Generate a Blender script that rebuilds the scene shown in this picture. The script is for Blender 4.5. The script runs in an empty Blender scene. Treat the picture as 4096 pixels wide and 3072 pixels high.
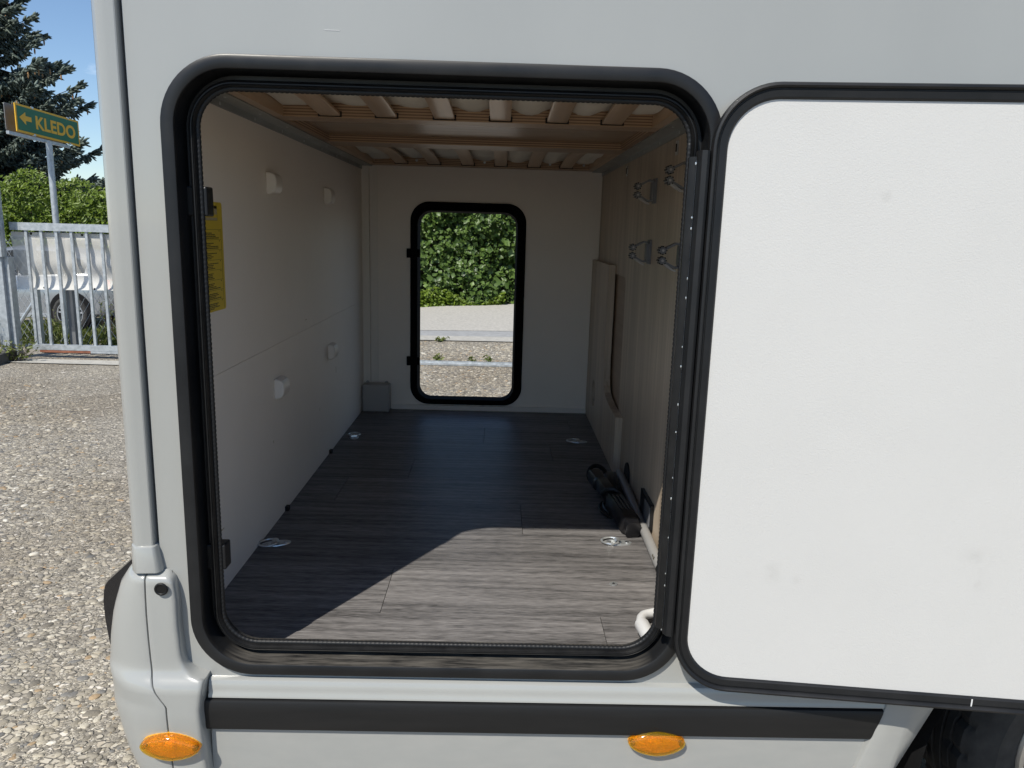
import bpy, bmesh, math, random
import numpy as np
from mathutils import Vector, Matrix
random.seed(7); rng = np.random.default_rng(7)
scene = bpy.context.scene
C = scene.collection
R = math.radians

# ------------------------------------------------------------------ camera
PITCH, YAW, ROLL = 0.2012, 0.0199, 0.0287
cam_d = bpy.data.cameras.new('camera'); cam = bpy.data.objects.new('camera', cam_d); C.objects.link(cam)
F = Vector((math.sin(YAW)*math.cos(PITCH), math.cos(YAW)*math.cos(PITCH), -math.sin(PITCH)))
Rt = Vector((math.cos(YAW), -math.sin(YAW), 0)); Up = Rt.cross(F)
Rt2 = math.cos(ROLL)*Rt + math.sin(ROLL)*Up; Up2 = -math.sin(ROLL)*Rt + math.cos(ROLL)*Up
M = Matrix((Rt2, Up2, -F)).transposed().to_4x4(); M.translation = (0, -1.481, 0.860)
cam.matrix_world = M
cam_d.sensor_width = 36; cam_d.lens = 26.553; cam_d.clip_start = 0.02; cam_d.clip_end = 500
scene.camera = cam

# ------------------------------------------------------------------ sky, sun, exposure
SUN = Vector((0.585, 1.0, -1.39)).normalized()
w = bpy.data.worlds.new('World'); scene.world = w; w.use_nodes = True
nt = w.node_tree; nt.nodes.clear()
o_ = nt.nodes.new('ShaderNodeOutputWorld'); bg = nt.nodes.new('ShaderNodeBackground')
sky = nt.nodes.new('ShaderNodeTexSky'); sky.sky_type = 'NISHITA'; sky.sun_disc = False
sky.sun_elevation = math.asin(-SUN.z); sky.sun_rotation = math.atan2(-SUN.x, -SUN.y)
sky.altitude = 450; sky.air_density = 1.0; sky.dust_density = 0.15; sky.ozone_density = 4.0
# thin cirrus wisps all over the sky
tc = nt.nodes.new('ShaderNodeTexCoord'); mp = nt.nodes.new('ShaderNodeMapping'); mp.inputs['Scale'].default_value = (2.2, 2.2, 7.0)
nz = nt.nodes.new('ShaderNodeTexNoise'); nz.inputs['Scale'].default_value = 1.7; nz.inputs['Detail'].default_value = 7; nz.inputs['Roughness'].default_value = .62
nz.inputs['Distortion'].default_value = .8
rp = nt.nodes.new('ShaderNodeValToRGB'); rp.color_ramp.elements[0].position = .60; rp.color_ramp.elements[1].position = .82
rp.color_ramp.elements[0].color = (0, 0, 0, 1); rp.color_ramp.elements[1].color = (.5, .5, .5, 1)
mxs = nt.nodes.new('ShaderNodeMix'); mxs.data_type = 'RGBA'; mxs.inputs[7].default_value = (9.5, 10.2, 11.0, 1)
nt.links.new(tc.outputs['Generated'], mp.inputs['Vector']); nt.links.new(mp.outputs[0], nz.inputs['Vector'])
nt.links.new(nz.outputs['Fac'], rp.inputs[0]); nt.links.new(rp.outputs[0], mxs.inputs[0]); nt.links.new(sky.outputs[0], mxs.inputs[6])
bg.inputs['Strength'].default_value = 0.108
nt.links.new(mxs.outputs[2], bg.inputs['Color']); nt.links.new(bg.outputs[0], o_.inputs['Surface'])
sl = bpy.data.lights.new('sun', 'SUN'); sl.energy = 4.2; sl.angle = R(.53); sl.color = (1.0, .95, .86)
so = bpy.data.objects.new('sun', sl); C.objects.link(so); so.location = (-6, -10, 14)
so.rotation_euler = SUN.to_track_quat('-Z', 'Y').to_euler()
vs = scene.view_settings; vs.view_transform = 'Standard'; vs.look = 'None'; vs.gamma = 1; vs.use_curve_mapping = False; vs.exposure = 0.34
scene.render.engine = 'CYCLES'
scene.cycles.max_bounces = 9; scene.cycles.diffuse_bounces = 6; scene.cycles.transparent_max_bounces = 12

# ------------------------------------------------------------------ materials
MATS = {}
def ramp(nt_, stops):
    n = nt_.nodes.new('ShaderNodeValToRGB'); e = n.color_ramp.elements
    while len(e) > 1: e.remove(e[-1])
    e[0].position = stops[0][0]; e[0].color = (*stops[0][1], 1)
    for p_, c_ in stops[1:]:
        k = e.new(p_); k.color = (*c_, 1)
    return n
def mat(name, col, rough=.5, metal=0., var=.0, vscale=6., bump=0., bscale=200., stretch=(1, 1, 1), coat=0., spec=.5, bdist=.001, trans=0., bdetail=4., col2=None, roughvar=0.):
    """principled material; colour drifts between col and col2 (or a darker/lighter col) by noise; fine relief by noise bump"""
    m = bpy.data.materials.new(name); m.use_nodes = True; t = m.node_tree; b = t.nodes['Principled BSDF']
    b.inputs['Base Color'].default_value = (*col, 1); b.inputs['Roughness'].default_value = rough; b.inputs['Metallic'].default_value = metal
    b.inputs['Coat Weight'].default_value = coat; b.inputs['Coat Roughness'].default_value = .06; b.inputs['Specular IOR Level'].default_value = spec
    b.inputs['Transmission Weight'].default_value = trans
    co = t.nodes.new('ShaderNodeTexCoord'); mapn = t.nodes.new('ShaderNodeMapping'); mapn.inputs['Scale'].default_value = stretch
    t.links.new(co.outputs['Object'], mapn.inputs['Vector'])
    if var or col2:
        n = t.nodes.new('ShaderNodeTexNoise'); n.inputs['Scale'].default_value = vscale; n.inputs['Detail'].default_value = 6; n.inputs['Roughness'].default_value = .6
        t.links.new(mapn.outputs[0], n.inputs['Vector'])
        c1 = tuple(max(0, c*(1-var)) for c in col); c2 = col2 or tuple(min(1, c*(1+var)) for c in col)
        r = ramp(t, [(.3, c1), (.7, c2)]); t.links.new(n.outputs['Fac'], r.inputs[0]); t.links.new(r.outputs[0], b.inputs['Base Color'])
        if roughvar:
            mr = t.nodes.new('ShaderNodeMapRange'); mr.inputs[1].default_value = .3; mr.inputs[2].default_value = .7
            mr.inputs[3].default_value = rough-roughvar; mr.inputs[4].default_value = rough+roughvar
            t.links.new(n.outputs['Fac'], mr.inputs[0]); t.links.new(mr.outputs[0], b.inputs['Roughness'])
    if bump:
        n2 = t.nodes.new('ShaderNodeTexNoise'); n2.inputs['Scale'].default_value = bscale; n2.inputs['Detail'].default_value = bdetail
        t.links.new(mapn.outputs[0], n2.inputs['Vector'])
        bp = t.nodes.new('ShaderNodeBump'); bp.inputs['Strength'].default_value = bump; bp.inputs['Distance'].default_value = bdist
        t.links.new(n2.outputs['Fac'], bp.inputs['Height']); t.links.new(bp.outputs[0], b.inputs['Normal'])
    MATS[name] = m; return m
def wood(name, dark, light, axis, scale=1., rough=.5, fine=220., bump=.25, cathedral=.0, rand=True, streak=.5, mid=55, midst=.03, fst=.035, lo=.36, hi=.66):
    """long-grained wood: noise stretched along one axis, two scales, per-object tint"""
    m = bpy.data.materials.new(name); m.use_nodes = True; t = m.node_tree; b = t.nodes['Principled BSDF']; b.inputs['Roughness'].default_value = rough; b.inputs['Specular IOR Level'].default_value = .16 if name == 'floor' else .5
    co = t.nodes.new('ShaderNodeTexCoord'); oi = t.nodes.new('ShaderNodeObjectInfo')
    add = t.nodes.new('ShaderNodeVectorMath'); add.operation = 'ADD'
    sc = t.nodes.new('ShaderNodeVectorMath'); sc.operation = 'SCALE'; sc.inputs['Scale'].default_value = 13.0 if rand else 0.
    cmb = t.nodes.new('ShaderNodeCombineXYZ')
    for k in range(3): t.links.new(oi.outputs['Random'], cmb.inputs[k])
    t.links.new(cmb.outputs[0], sc.inputs[0]); t.links.new(co.outputs['Object'], add.inputs[0]); t.links.new(sc.outputs[0], add.inputs[1])
    def noise(s, st, det=5):
        mp_ = t.nodes.new('ShaderNodeMapping'); v = [1, 1, 1]; v[axis] = st; mp_.inputs['Scale'].default_value = v
        n = t.nodes.new('ShaderNodeTexNoise'); n.inputs['Scale'].default_value = s; n.inputs['Detail'].default_value = det; n.inputs['Roughness'].default_value = .62
        t.links.new(add.outputs[0], mp_.inputs['Vector']); t.links.new(mp_.outputs[0], n.inputs['Vector']); return n
    n1 = noise(fine*scale, fst); n2 = noise(16*scale, .10); n3 = noise(mid*scale, midst)
    mx1 = t.nodes.new('ShaderNodeMath'); mx1.operation = 'MULTIPLY_ADD'; mx1.inputs[1].default_value = streak; t.links.new(n1.outputs['Fac'], mx1.inputs[0])
    mx2 = t.nodes.new('ShaderNodeMath'); mx2.operation = 'MULTIPLY'; mx2.inputs[1].default_value = (1-streak)*.5; t.links.new(n2.outputs['Fac'], mx2.inputs[0])
    mx3 = t.nodes.new('ShaderNodeMath'); mx3.operation = 'MULTIPLY_ADD'; mx3.inputs[1].default_value = (1-streak)*.5; t.links.new(n3.outputs['Fac'], mx3.inputs[0])
    t.links.new(mx2.outputs[0], mx3.inputs[2]); t.links.new(mx3.outputs[0], mx1.inputs[2])
    last = mx1
    if cathedral:
        mp_ = t.nodes.new('ShaderNodeMapping'); v = [1, 1, 1]; v[axis] = .12; mp_.inputs['Scale'].default_value = v
        wv = t.nodes.new('ShaderNodeTexWave'); wv.wave_type = 'BANDS'; wv.bands_direction = 'Y' if axis == 0 else 'X'; wv.inputs['Scale'].default_value = 9*scale
        wv.inputs['Distortion'].default_value = 9; wv.inputs['Detail'].default_value = 3; wv.inputs['Detail Scale'].default_value = 1.2
        t.links.new(add.outputs[0], mp_.inputs['Vector']); t.links.new(mp_.outputs[0], wv.inputs['Vector'])
        ma = t.nodes.new('ShaderNodeMath'); ma.operation = 'MULTIPLY_ADD'; ma.inputs[1].default_value = cathedral
        t.links.new(wv.outputs['Fac'], ma.inputs[0]); t.links.new(mx1.outputs[0], ma.inputs[2]); last = ma
    r = ramp(t, [(lo, dark), ((lo+hi)/2, tuple((a+c)/2 for a, c in zip(dark, light))), (hi, light)])
    t.links.new(last.outputs[0], r.inputs[0])
    hs = t.nodes.new('ShaderNodeHueSaturation'); mr = t.nodes.new('ShaderNodeMapRange'); mr.inputs[3].default_value = .88; mr.inputs[4].default_value = 1.12
    t.links.new(oi.outputs['Random'], mr.inputs[0]); t.links.new(mr.outputs[0], hs.inputs['Value']); t.links.new(r.outputs[0], hs.inputs['Color'])
    t.links.new(hs.outputs[0], b.inputs['Base Color'])
    bp = t.nodes.new('ShaderNodeBump'); bp.inputs['Strength'].default_value = bump; bp.inputs['Distance'].default_value = .0008
    t.links.new(n1.outputs['Fac'], bp.inputs['Height']); t.links.new(bp.outputs[0], b.inputs['Normal'])
    MATS[name] = m; return m

mat('paint', (.318, .322, .306), .30, var=.035, vscale=2.2, stretch=(1.6, 1, .5), coat=.65, bump=.015, bscale=160)
mat('paint_dusty', (.300, .304, .290), .36, col2=(.318, .318, .302), var=.02, vscale=14, stretch=(1, 1, 2.5), coat=.25, bump=.02, bscale=260)
mat('frame_black', (.0075, .0083, .0098), .42, col2=(.012, .0123, .013), var=.2, vscale=9, bump=.06, bscale=500, roughvar=.08, spec=.38)
mat('far_black', (.0035, .0035, .004), .85, spec=.1)
mat('rubber', (.0045, .0048, .0055), .45, col2=(.008, .008, .008), var=.2, vscale=30, bump=.08, bscale=400, roughvar=.08, spec=.35)
mat('rubber_dusty', (.030, .029, .028), .55, col2=(.17, .155, .13), var=.2, vscale=7, stretch=(1, 5, 5), bump=.1, bscale=300)
mat('bead', (.008, .0085, .0095), .50, spec=.35)
mat('strip_black', (.0085, .009, .0096), .5, col2=(.012, .012, .0125), var=.15, vscale=5, stretch=(1, 1, 9), bump=.05, bscale=500, spec=.35)
mat('gloss_black', (.008, .008, .01), .08, coat=.6)
mat('door_white', (.535, .53, .512), .45, var=.015, vscale=5, bump=.38, bscale=380, bdist=.0010, bdetail=3)
mat('wall_white', (.88, .815, .735), .55, var=.02, vscale=4, bump=.06, bscale=600)
mat('trim_white', (.82, .77, .70), .5, var=.02)
mat('plastic_white', (.66, .66, .65), .33)
mat('cover_white', (.80, .75, .685), .38)
mat('plastic_grey', (.15, .152, .16), .45, var=.05)
mat('cover_grey', (.40, .38, .36), .45)
mat('dark', (.006, .006, .007), .8)
mat('liner', (.008, .0082, .009), .9, spec=.2, var=.2, vscale=20, bump=.2, bscale=120)
mat('tyre', (.022, .0215, .021), .88, col2=(.045, .043, .040), var=.2, vscale=18, bump=.15, bscale=200)
mat('alu', (.55, .56, .57), .38, metal=1., var=.08, vscale=30)
mat('zinc', (.60, .62, .62), .32, metal=.75, var=.12, vscale=60, roughvar=.08)
mat('profile', (.40, .41, .40), .42, metal=.9, var=.10, vscale=9)
mat('galv', (.40, .43, .45), .46, metal=.55, col2=(.55, .58, .60), var=.1, vscale=22, roughvar=.1)
mat('pole_grey', (.26, .256, .248), .42, var=.06, vscale=14)
mat('device_black', (.008, .008, .0095), .30, bump=.1, bscale=300)
mat('cotton', (.72, .66, .565), .9, var=.05, vscale=12, bump=.4, bscale=350)
mat('yellow', (.66, .48, .03), .5, var=.04)
mat('ink', (.05, .04, .02), .6)
mat('ink_grey', (.42, .36, .22), .6)
mat('sign_green', (.015, .135, .060), .42, var=.08, vscale=9)
mat('sign_yellow', (.72, .40, .02), .45, var=.05, vscale=9)
mat('car_silver', (.30, .315, .33), .25, metal=.6, coat=.6)
mat('glass_dark', (.02, .025, .03), .05, coat=.5)
mat('lamp_red', (.5, .01, .01), .2)
mat('plate_grey', (.16, .165, .17), .5, var=.08)
mat('rust', (.24, .09, .05), .8, var=.3, vscale=15)
mat('concrete', (.40, .385, .345), .85, var=.16, vscale=16, bump=.3, bscale=60, bdist=.004)
mat('concrete_dark', (.09, .088, .08), .9, var=.3, vscale=12, bump=.3, bscale=60, bdist=.004)
mat('asphalt', (.37, .355, .32), .9, var=.10, vscale=26, col2=(.50, .475, .425), bump=.8, bscale=60, bdist=.008)
mat('asphalt_band', (.31, .312, .31), .9, var=.16, vscale=14, bump=.5, bscale=90, bdist=.004)
mat('bark', (.06, .045, .035), .9, var=.3, bump=.5, bscale=30, bdist=.02)
mat('roof_green', (.12, .22, .12), .6, var=.05)
mat('building', (.5, .5, .48), .8, var=.05)
wood('oak', (.38, .305, .225), (.61, .505, .39), 2, .55, .42, 160, .08, streak=.35, lo=.40, hi=.62)
wood('oak_cross', (.26, .17, .105), (.42, .30, .20), 1, .55, .42, 160, .08, streak=.35)
wood('beech', (.40, .262, .160), (.56, .39, .255), 1, .8, .33, 160, .08, streak=.3)
wood('beech_dark', (.34, .21, .125), (.46, .30, .185), 0, .8, .38, 160, .08, streak=.3)
wood('ply_face', (.34, .225, .14), (.46, .32, .21), 0, .7, .27, 120, .05, streak=.3)
wood('floor', (.018, .0172, .0176), (.265, .252, .245), 0, 1.0, .40, 420, .5, cathedral=.06, streak=.42, mid=280, midst=.07, fst=.08, lo=.375, hi=.685)

def smudges():
    t = MATS['door_white'].node_tree; b = t.nodes['Principled BSDF']; co = t.nodes.new('ShaderNodeTexCoord')
    n = t.nodes.new('ShaderNodeTexNoise'); n.inputs['Scale'].default_value = 38; n.inputs['Detail'].default_value = 6; t.links.new(co.outputs['Object'], n.inputs['Vector'])
    last = None
    for (px, py, pz), rad in (((.505, -.226, .268), .022), ((.545, -.229, .256), .010), ((.845, -.26, .318), .030), ((.86, -.26, .27), .014), ((.62, -.235, .93), .012)):
        d = t.nodes.new('ShaderNodeVectorMath'); d.operation = 'DISTANCE'; d.inputs[1].default_value = (px, py, pz); t.links.new(co.outputs['Object'], d.inputs[0])
        r = t.nodes.new('ShaderNodeMapRange'); r.interpolation_type = 'SMOOTHSTEP'; r.inputs[1].default_value = rad*1.3; r.inputs[2].default_value = rad*.2; t.links.new(d.outputs['Value'], r.inputs[0])
        if last is None: last = r.outputs[0]
        else:
            a = t.nodes.new('ShaderNodeMath'); a.operation = 'MAXIMUM'; t.links.new(last, a.inputs[0]); t.links.new(r.outputs[0], a.inputs[1]); last = a.outputs[0]
    r2 = t.nodes.new('ShaderNodeMapRange'); r2.inputs[1].default_value = .40; r2.inputs[2].default_value = .75; r2.inputs[4].default_value = .28; t.links.new(n.outputs['Fac'], r2.inputs[0])
    mu = t.nodes.new('ShaderNodeMath'); mu.operation = 'MULTIPLY'; t.links.new(last, mu.inputs[0]); t.links.new(r2.outputs[0], mu.inputs[1])
    old = b.inputs['Base Color'].links[0].from_socket; mx = t.nodes.new('ShaderNodeMix'); mx.data_type = 'RGBA'; mx.inputs[7].default_value = (.33, .32, .30, 1)
    t.links.new(mu.outputs[0], mx.inputs[0]); t.links.new(old, mx.inputs[6]); t.links.new(mx.outputs[2], b.inputs['Base Color'])
smudges()
def dusty_sill():
    m = MATS['frame_black'].copy(); m.name = 'frame_black_dusty'; t = m.node_tree; b = t.nodes['Principled BSDF']
    g = t.nodes.new('ShaderNodeNewGeometry'); sx = t.nodes.new('ShaderNodeSeparateXYZ'); t.links.new(g.outputs['Normal'], sx.inputs[0])
    co = t.nodes.new('ShaderNodeTexCoord'); mp_ = t.nodes.new('ShaderNodeMapping'); mp_.inputs['Scale'].default_value = (5, 60, 1); t.links.new(co.outputs['Object'], mp_.inputs['Vector'])
    n = t.nodes.new('ShaderNodeTexNoise'); n.inputs['Scale'].default_value = 2.0; n.inputs['Detail'].default_value = 7; n.inputs['Roughness'].default_value = .7; t.links.new(mp_.outputs[0], n.inputs['Vector'])
    r1 = t.nodes.new('ShaderNodeMapRange'); r1.inputs[1].default_value = .75; r1.inputs[2].default_value = .98; t.links.new(sx.outputs[2], r1.inputs[0])
    r2 = t.nodes.new('ShaderNodeMapRange'); r2.inputs[1].default_value = .36; r2.inputs[2].default_value = .66; t.links.new(n.outputs['Fac'], r2.inputs[0])
    mu = t.nodes.new('ShaderNodeMath'); mu.operation = 'MULTIPLY'; t.links.new(r1.outputs[0], mu.inputs[0]); t.links.new(r2.outputs[0], mu.inputs[1])
    old = b.inputs['Base Color'].links[0].from_socket; mx = t.nodes.new('ShaderNodeMix'); mx.data_type = 'RGBA'; mx.inputs[7].default_value = (.115, .105, .09, 1)
    t.links.new(mu.outputs[0], mx.inputs[0]); t.links.new(old, mx.inputs[6]); t.links.new(mx.outputs[2], b.inputs['Base Color']); MATS['frame_black_dusty'] = m
dusty_sill()
def ply_edge():
    m = bpy.data.materials.new('ply_edge'); m.use_nodes = True; t = m.node_tree; b = t.nodes['Principled BSDF']; b.inputs['Roughness'].default_value = .55
    co = t.nodes.new('ShaderNodeTexCoord'); wv = t.nodes.new('ShaderNodeTexWave'); wv.bands_direction = 'Z'; wv.inputs['Scale'].default_value = 44; wv.inputs['Distortion'].default_value = .25
    wv.inputs['Detail'].default_value = 2; t.links.new(co.outputs['Object'], wv.inputs['Vector'])
    r = ramp(t, [(.25, (.22, .125, .070)), (.6, (.50, .335, .205))]); t.links.new(wv.outputs['Fac'], r.inputs[0]); t.links.new(r.outputs[0], b.inputs['Base Color'])
    MATS['ply_edge'] = m
ply_edge()
def amber():
    m = bpy.data.materials.new('amber'); m.use_nodes = True; t = m.node_tree; b = t.nodes['Principled BSDF']
    b.inputs['Roughness'].default_value = .10; b.inputs['Transmission Weight'].default_value = .92; b.inputs['IOR'].default_value = 1.45
    b.inputs['Base Color'].default_value = (1.0, .66, .035, 1)
    MATS['amber'] = m
    m = bpy.data.materials.new('reflector'); m.use_nodes = True; t = m.node_tree; b = t.nodes['Principled BSDF']
    co = t.nodes.new('ShaderNodeTexCoord'); v = t.nodes.new('ShaderNodeTexVoronoi'); v.inputs['Scale'].default_value = 330
    t.links.new(co.outputs['Object'], v.inputs['Vector'])
    r = ramp(t, [(.0, (1.0, .66, .10)), (.55, (1.0, .46, .02))]); t.links.new(v.outputs['Distance'], r.inputs[0]); t.links.new(r.outputs[0], b.inputs['Base Color'])
    b.inputs['Roughness'].default_value = .3; b.inputs['Metallic'].default_value = .35
    bp = t.nodes.new('ShaderNodeBump'); bp.inputs['Strength'].default_value = .8; bp.inputs['Distance'].default_value = .0015
    t.links.new(v.outputs['Distance'], bp.inputs['Height']); t.links.new(bp.outputs[0], b.inputs['Normal'])
    MATS['reflector'] = m
amber()
def pebble_ground():
    m = bpy.data.materials.new('pebble_ground'); m.use_nodes = True; t = m.node_tree; b = t.nodes['Principled BSDF']; b.inputs['Roughness'].default_value = .85
    co = t.nodes.new('ShaderNodeTexCoord')
    mp_ = t.nodes.new('ShaderNodeMapping'); mp_.inputs['Rotation'].default_value = (0, 0, .4); mp_.inputs['Scale'].default_value = (.75, 1.05, 1)
    t.links.new(co.outputs['Object'], mp_.inputs['Vector'])
    big = t.nodes.new('ShaderNodeTexNoise'); big.inputs['Scale'].default_value = .9; big.inputs['Detail'].default_value = 5; t.links.new(co.outputs['Object'], big.inputs['Vector'])
    def vor(s, feat):
        v = t.nodes.new('ShaderNodeTexVoronoi'); v.inputs['Scale'].default_value = s; v.feature = feat; t.links.new(mp_.outputs[0], v.inputs['Vector']); return v
    v1 = vor(50, 'F1'); e1 = vor(50, 'DISTANCE_TO_EDGE'); v2 = vor(150, 'F1'); e2 = vor(150, 'DISTANCE_TO_EDGE')
    s1 = t.nodes.new('ShaderNodeSeparateColor'); t.links.new(v1.outputs['Color'], s1.inputs[0])
    pick = t.nodes.new('ShaderNodeMath'); pick.operation = 'GREATER_THAN'; pick.inputs[1].default_value = .5; t.links.new(s1.outputs[1], pick.inputs[0])
    cm_ = t.nodes.new('ShaderNodeMix'); cm_.data_type = 'RGBA'; t.links.new(pick.outputs[0], cm_.inputs[0]); t.links.new(v1.outputs['Color'], cm_.inputs[6]); t.links.new(v2.outputs['Color'], cm_.inputs[7])
    e2s = t.nodes.new('ShaderNodeMath'); e2s.operation = 'MULTIPLY'; e2s.inputs[1].default_value = 1.6; t.links.new(e2.outputs['Distance'], e2s.inputs[0])
    em_ = t.nodes.new('ShaderNodeMix'); em_.data_type = 'FLOAT'; t.links.new(pick.outputs[0], em_.inputs[0]); t.links.new(e1.outputs['Distance'], em_.inputs[2]); t.links.new(e2s.outputs[0], em_.inputs[3])
    sep = t.nodes.new('ShaderNodeSeparateColor'); t.links.new(cm_.outputs[2], sep.inputs[0])
    stones = ramp(t, [(0, (.20, .184, .158)), (.25, (.31, .285, .24)), (.5, (.41, .376, .31)), (.72, (.50, .463, .39)), (.88, (.42, .375, .305)), (1, (.64, .605, .545))])
    t.links.new(sep.outputs[0], stones.inputs[0])
    cement = ramp(t, [(.35, (.145, .132, .112)), (.65, (.225, .206, .175))]); t.links.new(big.outputs['Fac'], cement.inputs[0])
    edge = t.nodes.new('ShaderNodeMapRange'); edge.inputs[1].default_value = .03; edge.inputs[2].default_value = .12; t.links.new(em_.outputs[0], edge.inputs[0])
    mx = t.nodes.new('ShaderNodeMix'); mx.data_type = 'RGBA'; t.links.new(edge.outputs[0], mx.inputs[0]); t.links.new(cement.outputs[0], mx.inputs[6]); t.links.new(stones.outputs[0], mx.inputs[7])
    # brownish stains / paler drives
    tint = ramp(t, [(.34, (.90, .85, .78)), (.5, (1.03, 1.01, .98)), (.66, (1.15, 1.12, 1.06))]); t.links.new(big.outputs['Fac'], tint.inputs[0])
    mul = t.nodes.new('ShaderNodeMix'); mul.data_type = 'RGBA'; mul.blend_type = 'MULTIPLY'; mul.inputs[0].default_value = 1
    t.links.new(mx.outputs[2], mul.inputs[6]); t.links.new(tint.outputs[0], mul.inputs[7]); t.links.new(mul.outputs[2], b.inputs['Base Color'])
    bp = t.nodes.new('ShaderNodeBump'); bp.inputs['Strength'].default_value = .9; bp.inputs['Distance'].default_value = .008
    t.links.new(edge.outputs[0], bp.inputs['Height']); t.links.new(bp.outputs[0], b.inputs['Normal'])
    MATS['pebble_ground'] = m
    m = bpy.data.materials.new('pebble'); m.use_nodes = True; t = m.node_tree; b = t.nodes['Principled BSDF']; b.inputs['Roughness'].default_value = .7
    at = t.nodes.new('ShaderNodeAttribute'); at.attribute_name = 'Col'
    co = t.nodes.new('ShaderNodeTexCoord'); n = t.nodes.new('ShaderNodeTexNoise'); n.inputs['Scale'].default_value = 260; n.inputs['Detail'].default_value = 4; t.links.new(co.outputs['Object'], n.inputs['Vector'])
    r = ramp(t, [(.3, (.72, .71, .69)), (.7, (1.15, 1.15, 1.15))]); t.links.new(n.outputs['Fac'], r.inputs[0])
    mul = t.nodes.new('ShaderNodeMix'); mul.data_type = 'RGBA'; mul.blend_type = 'MULTIPLY'; mul.inputs[0].default_value = 1
    t.links.new(at.outputs['Color'], mul.inputs[6]); t.links.new(r.outputs[0], mul.inputs[7])
    big = t.nodes.new('ShaderNodeTexNoise'); big.inputs['Scale'].default_value = .9; big.inputs['Detail'].default_value = 5; t.links.new(co.outputs['Object'], big.inputs['Vector'])
    tint = ramp(t, [(.34, (.90, .85, .78)), (.5, (1.03, 1.01, .98)), (.66, (1.15, 1.12, 1.06))]); t.links.new(big.outputs['Fac'], tint.inputs[0])
    mu2 = t.nodes.new('ShaderNodeMix'); mu2.data_type = 'RGBA'; mu2.blend_type = 'MULTIPLY'; mu2.inputs[0].default_value = 1
    t.links.new(mul.outputs[2], mu2.inputs[6]); t.links.new(tint.outputs[0], mu2.inputs[7]); t.links.new(mu2.outputs[2], b.inputs['Base Color'])
    MATS['pebble'] = m
pebble_ground()
def leafmat(name, c1, c2, transl=.35, rough=.45):
    m = bpy.data.materials.new(name); m.use_nodes = True; t = m.node_tree; b = t.nodes['Principled BSDF']; out = t.nodes['Material Output']
    at = t.nodes.new('ShaderNodeAttribute'); at.attribute_name = 'Col'
    sp = t.nodes.new('ShaderNodeSeparateColor'); t.links.new(at.outputs['Color'], sp.inputs[0])
    r = ramp(t, [(0, c1), (1, c2)]); t.links.new(sp.outputs[0], r.inputs[0]); t.links.new(r.outputs[0], b.inputs['Base Color']); b.inputs['Roughness'].default_value = rough
    tr = t.nodes.new('ShaderNodeBsdfTranslucent'); t.links.new(r.outputs[0], tr.inputs['Color']); mx = t.nodes.new('ShaderNodeMixShader'); mx.inputs[0].default_value = transl
    t.links.new(b.outputs[0], mx.inputs[1]); t.links.new(tr.outputs[0], mx.inputs[2]); t.links.new(mx.outputs[0], out.inputs['Surface'])
    MATS[name] = m
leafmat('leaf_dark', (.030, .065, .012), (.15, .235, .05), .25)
leafmat('leaf_light', (.065, .11, .010), (.23, .32, .040), .35)
leafmat('leaf_weed', (.07, .11, .02), (.20, .22, .05), .3)
leafmat('needle', (.022, .038, .030), (.16, .20, .165), .08, .6)
def banner_mat():
    m = bpy.data.materials.new('banner'); m.use_nodes = True; t = m.node_tree; b = t.nodes['Principled BSDF']; out = t.nodes['Material Output']
    b.inputs['Base Color'].default_value = (.70, .685, .64, 1); b.inputs['Roughness'].default_value = .6
    tr = t.nodes.new('ShaderNodeBsdfTransparent'); mx = t.nodes.new('ShaderNodeMixShader'); mx.inputs[0].default_value = .34
    t.links.new(b.outputs[0], mx.inputs[1]); t.links.new(tr.outputs[0], mx.inputs[2]); t.links.new(mx.outputs[0], out.inputs['Surface'])
    MATS['banner'] = m
banner_mat()

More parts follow.
